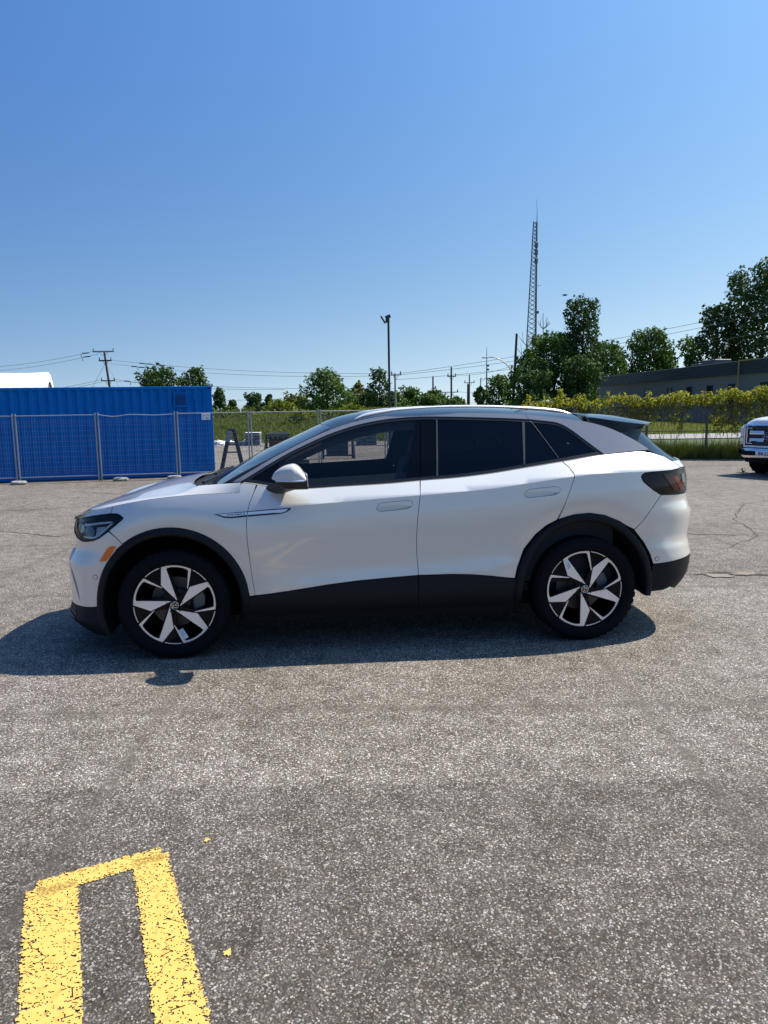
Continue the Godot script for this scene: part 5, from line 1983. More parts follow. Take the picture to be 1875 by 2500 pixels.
func build_chain_fence() -> void:
	var a := Vector3(3.9, 0, -23.69)
	var d := Vector3(0.9578, 0, 0.2873)
	var n := 7
	var names := ["hidden left part, behind the SUV's roof", "part just right of the SUV's roof rail", "part behind the SUV's rear spoiler", "part behind the tailgate window", "part between the two bare posts left of the pickup", "part behind the pickup's headlight", "part right of the pickup's grille"]
	for i in n:
		var p := thing("chain_link_fence", "rusty grey chain link fence, " + names[i], "fence", a + d * (1.68 * i - 0.76), -atan2(d.z, d.x), "chain link fence bays under the vines")
		var w := 1.68
		var mb := MB.new()
		mb.tube(pv3([0, 0, 0, 0, 1.6, 0]), PackedFloat32Array([0.038]), 9)
		mb.lathe(pv([0.042, 1.6, 0.042, 1.62, 0.0, 1.65]), 9)
		obj("post", mb, M.chainlink, p)
		mb = MB.new()
		mb.tube(pv3([0, 1.555, 0, w, 1.555, 0]), PackedFloat32Array([0.022]), 8)
		obj("top_rail", mb, M.chainlink, p)
		mb = MB.new()
		mb.tube(pv3([0, 0.82, 0, w, 0.82, 0]), PackedFloat32Array([0.016]), 6)
		obj("middle_rail", mb, M.chainlink, p)
		mb = MB.new()
		var H := 1.54
		var s := 0.075
		var k := -int(H / s) - 1
		while k * s < w:
			for side in 2:
				var x0 := k * s
				var y0 := 0.03
				var x1 := x0 + H
				var y1 := y0 + H
				if x0 < 0.0:
					y0 -= x0
					x0 = 0.0
				if x1 > w:
					y1 -= x1 - w
					x1 = w
				if x1 > x0:
					if side == 0:
						mb.bar(Vector3(x0, y0, 0.003), Vector3(x1, y1, 0.003), 0.004)
					else:
						mb.bar(Vector3(w - x0, y0, -0.003), Vector3(w - x1, y1, -0.003), 0.004)
			k += 1
		stuff(obj("wire_mesh", mb, M.chainlink, p))
	# vine along the top of the fence
	var rng := RandomNumberGenerator.new()
	rng.seed = 77
	var f := noise(FastNoiseLite.TYPE_SIMPLEX_SMOOTH, 0.9, 5, 2)
	var plants := [[0.6, 3.6, "straggly yellow green vine on the fence beyond the SUV's spoiler", 0.6], [3.6, 6.7, "thick yellow green vine on the fence between spoiler and pickup", 1.0], [6.7, 10.8, "bushy yellow green vine on the fence behind the pickup", 1.15]]
	for pl in plants:
		var o := thing("climbing_vine", pl[2], "vine", a + d * pl[0], 0.0, "vines along the chain link fence")
		var mb := MB.new()
		var st := MB.new()
		var s: float = pl[0]
		while s < pl[1]:
			var dens: float = pl[3] * (0.75 + 0.6 * f.get_noise_1d(s * 1.7))
			var c: Vector3 = d * (s - float(pl[0]))
			var top := 1.66 + 0.24 * f.get_noise_1d(s * 2.3 + 40.0) + 0.022 * s
			leaves(mb, rng, c + Vector3(0, top, 0), Vector3(0.22, 0.17, 0.24), int(105 * dens), 0.085, rng.randf_range(0.85, 1.25))
			if rng.randf() < 0.35 * dens:
				leaves(mb, rng, c + Vector3(0, top + 0.2, 0), Vector3(0.09, 0.13, 0.1), 22, 0.08, 1.1)
			if f.get_noise_1d(s * 1.1 + 90.0) > -0.3:
				var k := 0
				var y := top - 0.25
				while y > 0.6 + 0.6 * rng.randf():
					leaves(mb, rng, c + Vector3(rng.randf_range(-0.08, 0.08), y, 0.06), Vector3(0.17, 0.14, 0.12), int(36 * dens), 0.075, rng.randf_range(0.6, 1.0))
					y -= 0.16
			for k in 3:
				var p := c + Vector3(rng.randf_range(-0.2, 0.2), 1.6, rng.randf_range(-0.1, 0.12))
				var q := c + Vector3(rng.randf_range(-0.4, 0.4), rng.randf_range(0.1, 1.2), rng.randf_range(-0.04, 0.1))
				st.tube(PackedVector3Array([p, p.lerp(q, 0.5) + Vector3(rng.randf_range(-0.15, 0.15), 0.0, 0.04), q]), PackedFloat32Array([0.009, 0.007, 0.005]), 4, false)
			s += 0.14
		obj("stem", st, M.bark_dead, o)
		stuff(obj("foliage", mb, M.leaf_vine, o))

func tuft_mesh(blades: int, h: float, spread: float, w: float, sd: int) -> ArrayMesh:
	var rng := RandomNumberGenerator.new()
	rng.seed = sd
	var mb := MB.new()
	for i in blades:
		var a := rng.randf() * TAU
		var base := Vector3(cos(a), 0, sin(a)) * spread * 0.3 * rng.randf()
		var lean := Vector3(cos(a + rng.randf()), 0, sin(a + rng.randf())) * spread * rng.randf_range(0.3, 1.0)
		var hh := h * rng.randf_range(0.55, 1.1)
		var s := Vector3(-sin(a), 0, cos(a)) * w
		var t := rng.randf_range(0.7, 1.3)
		mb.col = Color(t * rng.randf_range(0.9, 1.2), t, t * 0.8)
		var mid := base + lean * 0.4 + Vector3(0, hh * 0.6, 0)
		var tip := base + lean + Vector3(0, hh, 0)
		mb.quad(base - s, base + s, mid + s * 0.7, mid - s * 0.7, Vector3(0.2, 0.5, 1))
		mb.tri(mid - s * 0.7, mid + s * 0.7, tip, Vector3(0.2, 0.5, 1))
	return mb.mesh()

func scatter(called: String, mesh: Mesh, m: Material, places: Array[Transform3D], label := "", category := "") -> void:
	var mm := MultiMesh.new()
	mm.transform_format = MultiMesh.TRANSFORM_3D
	mm.mesh = mesh
	mm.instance_count = places.size()
	for i in places.size():
		mm.set_instance_transform(i, places[i])
	var o := MultiMeshInstance3D.new()
	o.multimesh = mm
	o.material_override = m
	o.name = numbered(called)
	add_child(o)
	stuff(o)
	tag(o, label, category)

func weed(label: String, at: Vector3, h: float, n: int, sd: int, m: String, leaf: float) -> void:
	var rng := RandomNumberGenerator.new()
	rng.seed = sd
	var o := thing("weed", label, "weed", at, 0.0, "weeds growing at the lot's edge")
	var st := MB.new()
	var lf := MB.new()
	st.tube(PackedVector3Array([Vector3.ZERO, Vector3(0.01, h * 0.5, 0), Vector3(0.0, h, 0.01)]), PackedFloat32Array([0.012, 0.008, 0.004]), 5)
	obj("stem", st, M.bark, o)
	for i in n:
		var t := (i + 0.5) / n
		var a := i * 2.4 + rng.randf()
		var d := Vector3(cos(a), 0, sin(a))
		var l := leaf * (1.1 - 0.55 * t) * rng.randf_range(0.8, 1.2)
		var b := Vector3(0, h * t, 0)
		var s := Vector3(-d.z, 0, d.x) * l * 0.22
		var mid := b + d * l * 0.5 + Vector3(0, l * 0.35, 0)
		var tip := b + d * l + Vector3(0, l * 0.25, 0)
		var tn := rng.randf_range(0.7, 1.3)
		lf = MB.new()
		lf.col = Color(tn, tn, tn * 0.9)
		lf.tri(b, mid + s, mid - s, Vector3.UP)
		lf.tri(tip, mid + s, mid - s, Vector3.UP)
		obj("leaf", lf, M[m], o)

func build_pickup() -> void:
	# front of the truck faces local +z
	var o := thing("pickup_truck", "white pickup truck with big chrome grille, cut off by the right edge", "truck", Vector3(8.5, 0, -16.2), deg_to_rad(-64))
	var mb := MB.new()
	# hood and cab
	var rows := [[0.01, 1.09, 0.70, 0.79], [0.0, 1.16, 0.70, 0.80], [-0.04, 1.22, 0.73, 0.82], [-0.12, 1.265, 0.75, 0.835], [-0.4, 1.30, 0.77, 0.84], [-1.25, 1.34, 0.78, 0.85]]
	var pts := PackedVector3Array()
	for r in rows:
		for k in 17:
			var t := lerpf(-1.0, 1.0, k / 16.0)
			var w: float = r[3]
			var y: float = r[1] - 0.17 * pow(absf(t), 5.0) + 0.02 * smoothstep(0.75, 0.55, absf(t))
			pts.append(Vector3(t * w, y, r[0] - 0.10 * pow(absf(t), 3.0)))
	mb.grid(rows.size(), 17, pts, Vector3(0, 0.3, -0.8))
	obj("hood", mb, M.truck_white, o)
	for s in [-1.0, 1.0]:
		mb = MB.new()
		var fp := PackedVector3Array()
		for i in 9:
			var z := -0.06 - 1.0 * i / 8.0
			for k in 6:
				var y: float = [0.56, 0.75, 0.92, 1.02, 1.08, 1.12][k]
				var x: float = [0.83, 0.855, 0.86, 0.85, 0.84, 0.815][k]
				x -= 0.06 * smoothstep(-0.3, -0.06, z)
				fp.append(Vector3(x * s, y, z))
		mb.grid(9, 6, fp, Vector3(0, 0.6, -0.6))
		obj("front_fender", mb, M.truck_white, o)
		# stacked headlamp
		var lampn := sub("headlight", o)
		mb = MB.new()
		mb.rbox(Vector3(0.725 * s, 0.885, -0.075), Vector3(0.17, 0.40, 0.12), 0.03, Basis(Vector3.UP, 0.35 * s))
		obj("lamp_housing", mb, M.lamp_grey, lampn)
		for y in [0.79, 0.91, 1.01]:
			mb = MB.new()
			mb.rbox(Vector3(0.725 * s, y, -0.012), Vector3(0.14, 0.07, 0.02), 0.008, Basis(Vector3.UP, 0.35 * s))
			obj("lamp_lens", mb, M.lamp_clear, lampn)
	# grille
	mb = MB.new()
	mb.rbox(Vector3(0, 0.885, -0.04), Vector3(1.26, 0.46, 0.08), 0.03)
	obj("grille_back", mb, M.ink, o)
	var frame := [[0.0, 1.125, 1.30, 0.035], [0.0, 0.65, 1.30, 0.045]]
	for fr in frame:
		mb = MB.new()
		mb.rbox(Vector3(fr[0], fr[1], 0.015), Vector3(fr[2], fr[3], 0.06), 0.012)
		obj("grille_frame", mb, M.chrome, o)
	for s in [-1.0, 1.0]:
		mb = MB.new()
		mb.rbox(Vector3(0.645 * s, 0.885, 0.012), Vector3(0.045, 0.50, 0.06), 0.012)
		obj("grille_frame", mb, M.chrome, o)
		mb = MB.new()
		mb.rbox(Vector3(0.585 * s, 0.885, 0.02), Vector3(0.035, 0.36, 0.04), 0.01)
		mb.rbox(Vector3(0.52 * s, 1.05, 0.02), Vector3(0.14, 0.03, 0.04), 0.01)
		mb.rbox(Vector3(0.52 * s, 0.715, 0.02), Vector3(0.14, 0.03, 0.04), 0.01)
		obj("grille_bracket", mb, M.chrome, o)
		for y in [0.965, 0.80]:
			mb = MB.new()
			mb.rbox(Vector3(0.33 * s, y, 0.025), Vector3(0.36, 0.09, 0.05), 0.015, Basis(Vector3.RIGHT, -0.15))
			obj("grille_bar", mb, M.chrome, o)
	mb = MB.new()
	mb.lathe(pv([0.0, 0.03, 0.085, 0.03, 0.092, 0.02, 0.095, 0.0]), 32, Transform3D(Basis(Vector3(1.75, 0, 0), Vector3(0, 0, 1), Vector3(0, -1, 0)), Vector3(0, 0.885, 0.05)))
	obj("emblem_rim", mb, M.chrome, o)
	mb = MB.new()
	mb.lathe(pv([0.0, 0.034, 0.078, 0.033, 0.08, 0.028]), 32, Transform3D(Basis(Vector3(1.8, 0, 0), Vector3(0, 0, 1), Vector3(0, -1, 0)), Vector3(0, 0.885, 0.051)))
	obj("emblem", mb, M.emblem_blue, o)
	var tm := TextMesh.new()
	var ft := SystemFont.new()
	ft.font_names = PackedStringArray(["Droid Serif"])
	ft.font_italic = true
	ft.font_weight = 700
	tm.font = ft
	tm.text = "Ford"
	tm.font_size = 32
	tm.pixel_size = 0.0031
	tm.depth = 0.006
	inst("emblem_lettering", tm, M.chrome, o, Transform3D(Basis(Vector3(1, 0, 0), Vector3(0.2, 1, 0), Vector3(0, 0, 1)), Vector3(0, 0.885, 0.088)))
	# bumper
	mb = MB.new()
	var bp := PackedVector3Array()
	for i in 25:
		var t := lerpf(-1.0, 1.0, i / 24.0)
		var z := 0.12 - 0.26 * pow(absf(t), 4.0)
		for k in 7:
			var y: float = [0.40, 0.405, 0.43, 0.50, 0.585, 0.615, 0.62][k]
			var dz: float = [-0.1, -0.03, -0.005, 0.0, -0.005, -0.03, -0.1][k]
			bp.append(Vector3(t * 0.835, y - 0.015 * (1.0 - pow(absf(t), 6.0)) * (1.0 if k < 3 else 0.0), z + dz))
	mb.grid(25, 7, bp, Vector3(0, 0.5, -0.6))
	obj("bumper", mb, M.chrome, o)
	for s in [-1.0, 1.0]:
		mb = MB.new()
		mb.rbox(Vector3(0.45 * s, 0.505, 0.105), Vector3(0.36, 0.105, 0.04), 0.015)
		obj("bumper_opening", mb, M.void, o)
		mb = MB.new()
		mb.rbox(Vector3(0.795 * s, 0.52, -0.04), Vector3(0.04, 0.13, 0.1), 0.015)
		obj("fog_lamp", mb, M.gloss_black, o)
	mb = MB.new()
	mb.rbox(Vector3(0, 0.505, 0.135), Vector3(0.52, 0.115, 0.012), 0.004)
	obj("licence_plate", mb, M.paper, o)
	tm = TextMesh.new()
	ft = SystemFont.new()
	ft.font_names = PackedStringArray(["Droid Sans"])
	ft.font_weight = 700
	tm.font = ft
	tm.text = "BK-2749"
	tm.font_size = 32
	tm.pixel_size = 0.0031
	tm.depth = 0.003
	inst("plate_lettering", tm, M.ink, o, Transform3D(Basis(), Vector3(0, 0.50, 0.1425)))
	mb = MB.new()
	mb.rbox(Vector3(0, 0.36, -0.15), Vector3(1.3, 0.14, 0.3), 0.03)
	mb.box(Vector3(0, 0.5, -1.6), Vector3(1.2, 0.25, 2.9))
	mb.box(Vector3(0, 0.8, -0.6), Vector3(1.5, 0.5, 0.9))
	obj("underbody", mb, M.void, o)
	# cab, bed
	mb = MB.new()
	mb.rbox(Vector3(0, 0.95, -2.0), Vector3(1.7, 0.75, 1.95), 0.06)
	obj("cab_body", mb, M.truck_white, o)
	var cb := PackedVector3Array()
	for i in 5:
		var z: float = [-1.25, -1.75, -1.9, -2.85, -2.95][i]
		var y1: float = [1.33, 1.72, 1.75, 1.74, 1.35][i]
		for k in 9:
			var t := lerpf(-1.0, 1.0, k / 8.0)
			cb.append(Vector3(t * lerpf(0.8, 0.68, clampf((y1 - 1.3) / 0.4, 0, 1)), y1 - 0.03 * t * t, z))
	mb = MB.new()
	mb.grid(5, 9, cb, Vector3(0, 1.0, -2.0))
	for s in [-1.0, 1.0]:
		mb.quad(Vector3(0.8 * s, 1.3, -1.25), Vector3(0.68 * s, 1.70, -1.8), Vector3(0.68 * s, 1.70, -2.85), Vector3(0.8 * s, 1.3, -2.95), Vector3(s, 0, 0))
	obj("cab_roof", mb, M.truck_white, o)
	mb = MB.new()
	mb.quad(Vector3(-0.72, 1.37, -1.28), Vector3(0.72, 1.37, -1.28), Vector3(0.62, 1.69, -1.70), Vector3(-0.62, 1.69, -1.70), Vector3(0, 1, 1))
	obj("windscreen", mb, M.window_dark, o)
	mb = MB.new()
	mb.rbox(Vector3(0, 0.95, -3.9), Vector3(1.7, 0.6, 1.8), 0.05)
	obj("truck_bed", mb, M.truck_white, o)
	for s in [-1.0, 1.0]:
		mb = MB.new()
		mb.rbox(Vector3(1.0 * s, 1.32, -1.35), Vector3(0.2, 0.26, 0.1), 0.03)
		mb.bar(Vector3(0.82 * s, 1.28, -1.35), Vector3(0.95 * s, 1.3, -1.35), 0.05)
		obj("side_mirror", mb, M.satin_black, o)
		for z in [-0.72, -3.75]:
			var wheel := sub("wheel", o, Vector3(0.72 * s, 0.345, z))
			mb = MB.new()
			var ax := Transform3D(Basis(Vector3(0, 0, 1), Vector3(1, 0, 0), Vector3(0, 1, 0)), Vector3.ZERO)
			mb.lathe(pv([0.2, -0.11, 0.28, -0.125, 0.325, -0.115, 0.343, -0.09, 0.345, 0.0, 0.343, 0.09, 0.325, 0.115, 0.28, 0.125, 0.2, 0.11]), 40, ax)
			for k in 30:
				var a := TAU * k / 30.0
				mb.box(Vector3(0, cos(a), sin(a)) * 0.342 + Vector3(0.05 * (1 if k % 2 else -1), 0, 0), Vector3(0.1, 0.02, 0.035), Basis(Vector3.RIGHT, a))
			obj("tyre", mb, M.tyre, wheel)
			mb = MB.new()
			mb.lathe(pv([0.205, -0.1, 0.2, 0.0, 0.205, 0.1]), 28, ax)
			mb.lathe(pv([0.0, 0.09 * s, 0.07, 0.09 * s, 0.09, 0.05 * s, 0.2, 0.08 * s]), 28, ax)
			obj("rim", mb, M.disc, wheel)

func build_lights() -> void:
	var o := thing("floodlight_pole", "slim black pole with a tilted floodlight and box at its top", "light pole", Vector3(0.255, 0, -26.0))
	var mb := MB.new()
	mb.rbox(Vector3(0, 2.38, 0), Vector3(0.075, 4.76, 0.075), 0.008)
	obj("pole", mb, M.steel_dark, o)
	mb = MB.new()
	mb.rbox(Vector3(-0.045, 4.66, 0.0), Vector3(0.11, 0.15, 0.12), 0.01)
	mb.bar(Vector3(-0.1, 4.70, 0.03), Vector3(0.07, 4.775, 0.03), 0.02, 0.12)
	obj("control_box", mb, M.steel_dark, o)
	mb = MB.new()
	mb.bar(Vector3(-0.03, 4.57, 0), Vector3(-0.13, 4.55, 0), 0.04)
	obj("bracket", mb, M.steel_dark, o)
	mb = MB.new()
	mb.rbox(Vector3(-0.185, 4.65, 0), Vector3(0.055, 0.27, 0.22), 0.012, Basis(Vector3.BACK, 0.55))
	var head := obj("lamp_head", mb, M.steel_dark, o)
	for y in [-0.05, 0.05]:
		mb = MB.new()
		mb.rbox(Vector3(-0.028, y, 0), Vector3(0.006, 0.06, 0.12), 0.002)
		var lens := obj("lens", mb, M.lamp_grey, head)
		lens.transform = Transform3D(Basis(Vector3.BACK, 0.55), Vector3(-0.185, 4.65, 0))
	# street lamp on the plain pole
	var p := utility_pole("plain brown wooden pole without crossarms, carrying a curved lamp arm", Vector3(13.95, 0, -80), 9.3, 0.17, [], -0.42)
	mb = MB.new()
	mb.tube(smooth3(pv3([0.2, 5.0, 0, -0.5, 5.95, 0, -1.3, 6.6, 0, -2.0, 6.86, 0, -2.75, 6.9, 0])), PackedFloat32Array([0.05]), 7)
	obj("lamp_arm", mb, M.galvanised, p)
	mb = MB.new()
	mb.rbox(Vector3(-2.9, 6.86, 0), Vector3(0.75, 0.14, 0.3), 0.06)
	obj("lamp_head", mb, M.galvanised, p)
	o = thing("street_lamp", "low street lamp with a curved arm, its head just above the SUV's roof rail", "street lamp", Vector3(10.6, 0, -60.0))
	mb = MB.new()
	mb.tube(pv3([0, -1.5, 0, 0, 0.6, 0]), PackedFloat32Array([0.06]), 7)
	obj("pole", mb, M.galvanised, o)
	mb = MB.new()
	mb.tube(smooth3(pv3([0, 0.6, 0, 0.6, 1.35, 0, 1.4, 1.75, 0, 2.3, 2.02, 0])), PackedFloat32Array([0.04]), 6)
	obj("lamp_arm", mb, M.galvanised, o)
	mb = MB.new()
	mb.rbox(Vector3(2.55, 2.02, 0), Vector3(0.6, 0.14, 0.25), 0.05)
	obj("lamp_head", mb, M.lamp_clear, o)

func build_poles() -> void:
	utility_pole("leaning utility pole with three crossarms behind the container", Vector3(-39.55, 0, -110), 10.6, 0.2, [[10.55, -1.6, 1.5, 0.2, "pole_pale"], [9.25, -0.9, 0.95, 0.2, "pole_wood"], [6.35, -1.05, 1.0, 0.16, "pole_wood"]], 0.95)
	utility_pole("grey utility pole with one crossarm right of the black floodlight pole", Vector3(1.55, 0, -88), 5.75, 0.14, [[5.55, -0.5, 0.75, 0.12, "pole_pale"]], 0.0, "pole_pale")
	utility_pole("far thin utility pole with small lamps near its top", Vector3(9.55, 0, -140), 7.5, 0.2, [[4.6, -1.1, 1.1, 0.12, "pole_wood"]], 0.0)
	utility_pole("utility pole with two crossarms in the gap left of the dead trees", Vector3(10.2, 0, -110), 7.55, 0.17, [[6.2, -0.6, 0.7, 0.14, "pole_wood"], [3.9, -1.7, 1.0, 0.12, "pole_pale"]], 0.0)
	utility_pole("short thick wooden pole right of the pole with two crossarms", Vector3(11.55, 0, -100), 4.75, 0.24, [], 0.0)
	utility_pole("thin pole standing behind the short thick wooden pole", Vector3(15.2, 0, -130), 7.3, 0.14, [[5.9, -0.9, 0.9, 0.1, "pole_wood"]], 0.0)
	utility_pole("far slim lamp pole left of the wooded clump", Vector3(22.4, 0, -170), 8.1, 0.16, [[8.0, 0.0, 1.3, 0.1, "galvanised"]], 0.0, "galvanised")
	# wires
	var pole_a := Vector3(-40.5, 10.7, -109.8)
	cable("top wire running left from the leaning pole with a string of insulators", pole_a + Vector3(-1.5, -0.1, 0), Vector3(-66, 8.6, -112), 0.7, 0.022, [0.05])
	cable("second wire running left below the leaning pole's top arm", pole_a + Vector3(-0.8, -0.5, 0), Vector3(-66, 7.9, -112), 0.7, 0.022, [0.07])
	cable("low wire running left from the leaning pole's lowest arm", Vector3(-41.2, 6.5, -109.8), Vector3(-66, 3.6, -112), 0.5, 0.022)
	cable("lower of the two wires running left from the lowest arm", Vector3(-41.2, 6.2, -109.8), Vector3(-66, 3.0, -112), 0.5, 0.022)
	cable("upper wire with hanging insulators running right from the leaning pole", Vector3(-39.4, 9.3, -109.8), Vector3(1.4, 5.7, -88), 0.55, 0.02, [0.13, 0.16, 0.2])
	cable("middle wire with hanging insulators running right from the leaning pole", Vector3(-39.6, 8.8, -109.8), Vector3(1.8, 5.5, -88), 0.75, 0.02, [0.1, 0.13, 0.17])
	cable("lower wire running right from the leaning pole's lowest arm", Vector3(-39.5, 6.6, -109.8), Vector3(-12, 4.2, -92), 0.5, 0.02, [0.1])
	cable("pair's upper wire crossing low above the far bushes", Vector3(-39.5, 6.3, -109.8), Vector3(1.5, 4.0, -88), 0.4, 0.02)
	cable("low wire crossing in front of the far tree line", Vector3(-30, 3.1, -90), Vector3(1.6, 3.5, -88), 0.35, 0.022)
	cable("guy wire slanting left down from the leaning pole", Vector3(-40.3, 9.0, -109.8), Vector3(-45.5, 0, -109), 0.0, 0.02)
	cable("guy wire slanting right down from the leaning pole", Vector3(-39.9, 8.2, -109.8), Vector3(-35.8, 0, -109), 0.0, 0.015)
	cable("top wire rising right over the wooded clump to the tall trees", Vector3(2.0, 5.7, -88), Vector3(39, 10.9, -68), 0.5, 0.02)
	cable("second wire rising right over the wooded clump", Vector3(2.0, 5.55, -88), Vector3(39, 10.5, -68), 0.75, 0.02)
	cable("third wire rising right, below the other two", Vector3(1.6, 5.0, -88), Vector3(39, 8.6, -68), 0.6, 0.02)
	cable("wire from the two-armed pole rising right past the lamp arm", Vector3(10.6, 6.4, -109.8), Vector3(14.1, 6.0, -80), 0.4, 0.018)
	cable("wire from the two-armed pole's lower arm towards the slim far pole", Vector3(11.0, 4.0, -109.8), Vector3(14.0, 3.9, -80), 0.4, 0.018)

func build_trees() -> void:
	var g1 := "trees behind the storage yard"
	var g2 := "trees in the wooded clump by the lattice tower"
	var g3 := "trees behind the low building"
	# name, label, x, z, top, half width, distance factor, shape, leaf, group
	var T := [
		["leafy_tree", "dark leafy tree above the container, left of its twin", -17.9, -60.0, 5.32, 2.0, 1.6, "ragged", "leaf_dark", g1],
		["leafy_tree", "dark leafy tree above the container's right part", -15.5, -62.0, 5.39, 1.55, 1.6, "ragged", "leaf_dark", g1],
		["leafy_tree", "tree peeping past the container's right end", -13.1, -60.0, 3.56, 0.75, 1.6, "column", "leaf_dark", g1],
		["leafy_tree", "small round far tree right of the container", -16.1, -80.0, 2.85, 0.75, 1.3, "round", "leaf_dark", g1],
		["leafy_tree", "dark bushy tree with uneven top over the trestle", -10.6, -62.0, 3.14, 1.3, 1.6, "ragged", "leaf_dark", g1],
		["leafy_tree", "narrow pointed dark tree right of the bushy one", -9.4, -62.0, 2.99, 0.45, 1.6, "column", "leaf_dark", g1],
		["leafy_tree", "pale olive loose tree left of the big round tree", -7.3, -64.0, 3.07, 1.4, 1.6, "ragged", "leaf_olive", g1],
		["leafy_tree", "big round dark green tree in the middle of the tree line", -3.7, -50.0, 4.42, 1.62, 1.6, "round", "leaf_mid", g1],
		["leafy_tree", "olive tree just right of the big round tree", -2.0, -62.0, 3.9, 1.1, 1.6, "ragged", "leaf_olive", g1],
		["leafy_tree", "tall dark tree behind the black floodlight pole", -0.2, -60.0, 4.97, 1.25, 1.6, "column", "leaf_dark", g1],
		["leafy_tree", "broad mid green tree above the SUV's roof, right of the floodlight pole", 2.4, -62.0, 3.38, 1.5, 1.6, "ragged", "leaf_mid", g1],
		["leafy_tree", "far tree between the grey crossarm pole and the gap", 5.6, -80.0, 3.6, 1.7, 1.6, "round", "leaf_mid", g1],
		["leafy_tree", "low far tree in the gap beside the short thick pole", 8.4, -85.0, 2.9, 1.3, 1.6, "round", "leaf_mid", g1],
		["yellow_bush", "yellow green bush rising over the fence before the olive tree", -7.5, -54.0, 2.42, 1.4, 1.0, "bush", "leaf_lime", g1],
		["yellow_bush", "yellow green bush in front of the floodlight pole's foot", -1.9, -46.0, 1.98, 1.2, 1.0, "bush", "leaf_lime", g1],
		["yellow_bush", "light green bush left of the big round tree's foot", -5.0, -46.0, 1.7, 1.1, 1.0, "bush", "leaf_lime", g1],
		["yellow_bush", "low green bush below the big round tree", -3.2, -48.0, 1.5, 1.5, 1.0, "bush", "leaf_olive", g1],
		["yellow_bush", "green bush behind the trestle on the bank", -10.2, -52.0, 1.75, 2.2, 1.0, "bush", "leaf_olive", g1],
		["yellow_bush", "dark green bush left of the trestle at the container's end", -13.2, -54.0, 1.9, 1.7, 1.0, "bush", "leaf_mid", g1],
		["leafy_tree", "broad low tree filling the tree line above the trestle's right leg", -9.0, -66.0, 2.5, 2.0, 1.5, "round", "leaf_mid", g1],
		["leafy_tree", "broad low olive tree between the narrow dark tree and the pale one", -8.0, -70.0, 2.5, 1.9, 1.5, "round", "leaf_olive", g1],
		["leafy_tree", "dark low tree behind the big round tree's left side", -5.6, -68.0, 2.6, 1.8, 1.5, "ragged", "leaf_dark", g1],
		["leafy_tree", "dark tree filling the line between olive tree and tall dark tree", -1.1, -66.0, 3.3, 1.6, 1.5, "round", "leaf_dark", g1],
		["leafy_tree", "mid green tree just right of the floodlight pole", 1.0, -64.0, 3.1, 1.4, 1.5, "round", "leaf_mid", g1],
		["leafy_tree", "rounded tree below the wires right of the grey crossarm pole", 4.0, -66.0, 2.9, 1.5, 1.5, "ragged", "leaf_mid", g1],
		["leafy_tree", "low dark tree row's right end before the gap", 6.6, -72.0, 2.5, 1.6, 1.5, "round", "leaf_dark", g1],
		["leafy_tree", "tall tree with a tower-like crown, highest of the clump", 21.4, -80.0, 13.25, 2.5, 1.0, "tall", "leaf_dark", g2],
		["leafy_tree", "tree on the left shoulder of the tall clump tree", 18.4, -80.0, 9.6, 3.2, 1.0, "tall", "leaf_mid", g2],
		["leafy_tree", "rounded tree in front of the lattice tower's foot", 15.3, -78.0, 7.7, 2.7, 1.0, "round", "leaf_mid", g2],
		["leafy_tree", "lowest tree at the clump's left end beside the plain pole", 11.9, -76.0, 5.0, 1.8, 1.0, "round", "leaf_mid", g2],
		["leafy_tree", "bushy tree filling the clump's foot behind the plain pole", 14.6, -72.0, 5.2, 2.6, 1.0, "ragged", "leaf_dark", g2],
		["leafy_tree", "tree at the clump's foot left of the building's corner", 19.6, -74.0, 6.6, 3.0, 1.0, "ragged", "leaf_dark", g2],
		["leafy_tree", "sapling with sparse leaves in the gap right of the short thick pole", 9.7, -74.0, 3.7, 0.8, 1.0, "ragged", "leaf_mid", g2],
		["leafy_tree", "tree right of the tall clump tree, over the building's corner", 25.5, -85.0, 8.9, 2.3, 1.3, "tall", "leaf_mid", g3],
		["leafy_tree", "lower tree filling between clump and building", 23.6, -84.0, 7.4, 2.2, 1.2, "ragged", "leaf_dark", g3],
		["leafy_tree", "wide tree with feathery top behind the building's left half", 32.2, -90.0, 10.85, 3.0, 1.35, "tall", "leaf_mid", g3],
		["leafy_tree", "loose pale tree behind the roof unit", 37.9, -92.0, 10.0, 2.7, 1.35, "ragged", "leaf_mid", g3],
		["leafy_tree", "dark tree behind the roof, between the feathery and the tallest tree", 35.8, -95.0, 8.6, 2.1, 1.3, "ragged", "leaf_dark", g3],
		["leafy_tree", "tallest tree at the picture's right edge behind the building", 40.4, -80.0, 16.6, 4.3, 1.35, "tall", "leaf_dark", g3],
		["leafy_tree", "dark tree on the left flank of the tallest tree", 36.6, -82.0, 12.6, 2.7, 1.35, "tall", "leaf_dark", g3],
		["leafy_tree", "low tree over the roof, left of the feathery tree", 30.2, -95.0, 8.5, 2.0, 1.3, "ragged", "leaf_dark", g3],
	]
	var sd := 100
	for t in T:
		sd += 1
		var k: float = t[6]
		var at := Vector3(t[2] * k, 0, t[3] * k)
		if at.z > -62.0 and at.x < 9.0:
			at.y = bank_y(at.x, at.z)
		var top: float = (t[4] - 1.61) * k + 1.61 - at.y
		tree(t[0], t[1], at, top, t[5] * k * (1.25 if k > 1.55 else 1.1), t[7], t[8], sd, 1.0 if t[8] != "leaf_olive" else 0.8, t[9])
	dead_tree("bare dead tree with a tall bleached stem right of the lattice tower", Vector3(17.9, 0, -82.0), 11.6, 7.5, 3)
	dead_tree("bare branching dead tree between plain pole and lattice tower", Vector3(16.2, 0, -84.0), 9.6, 6.0, 5)

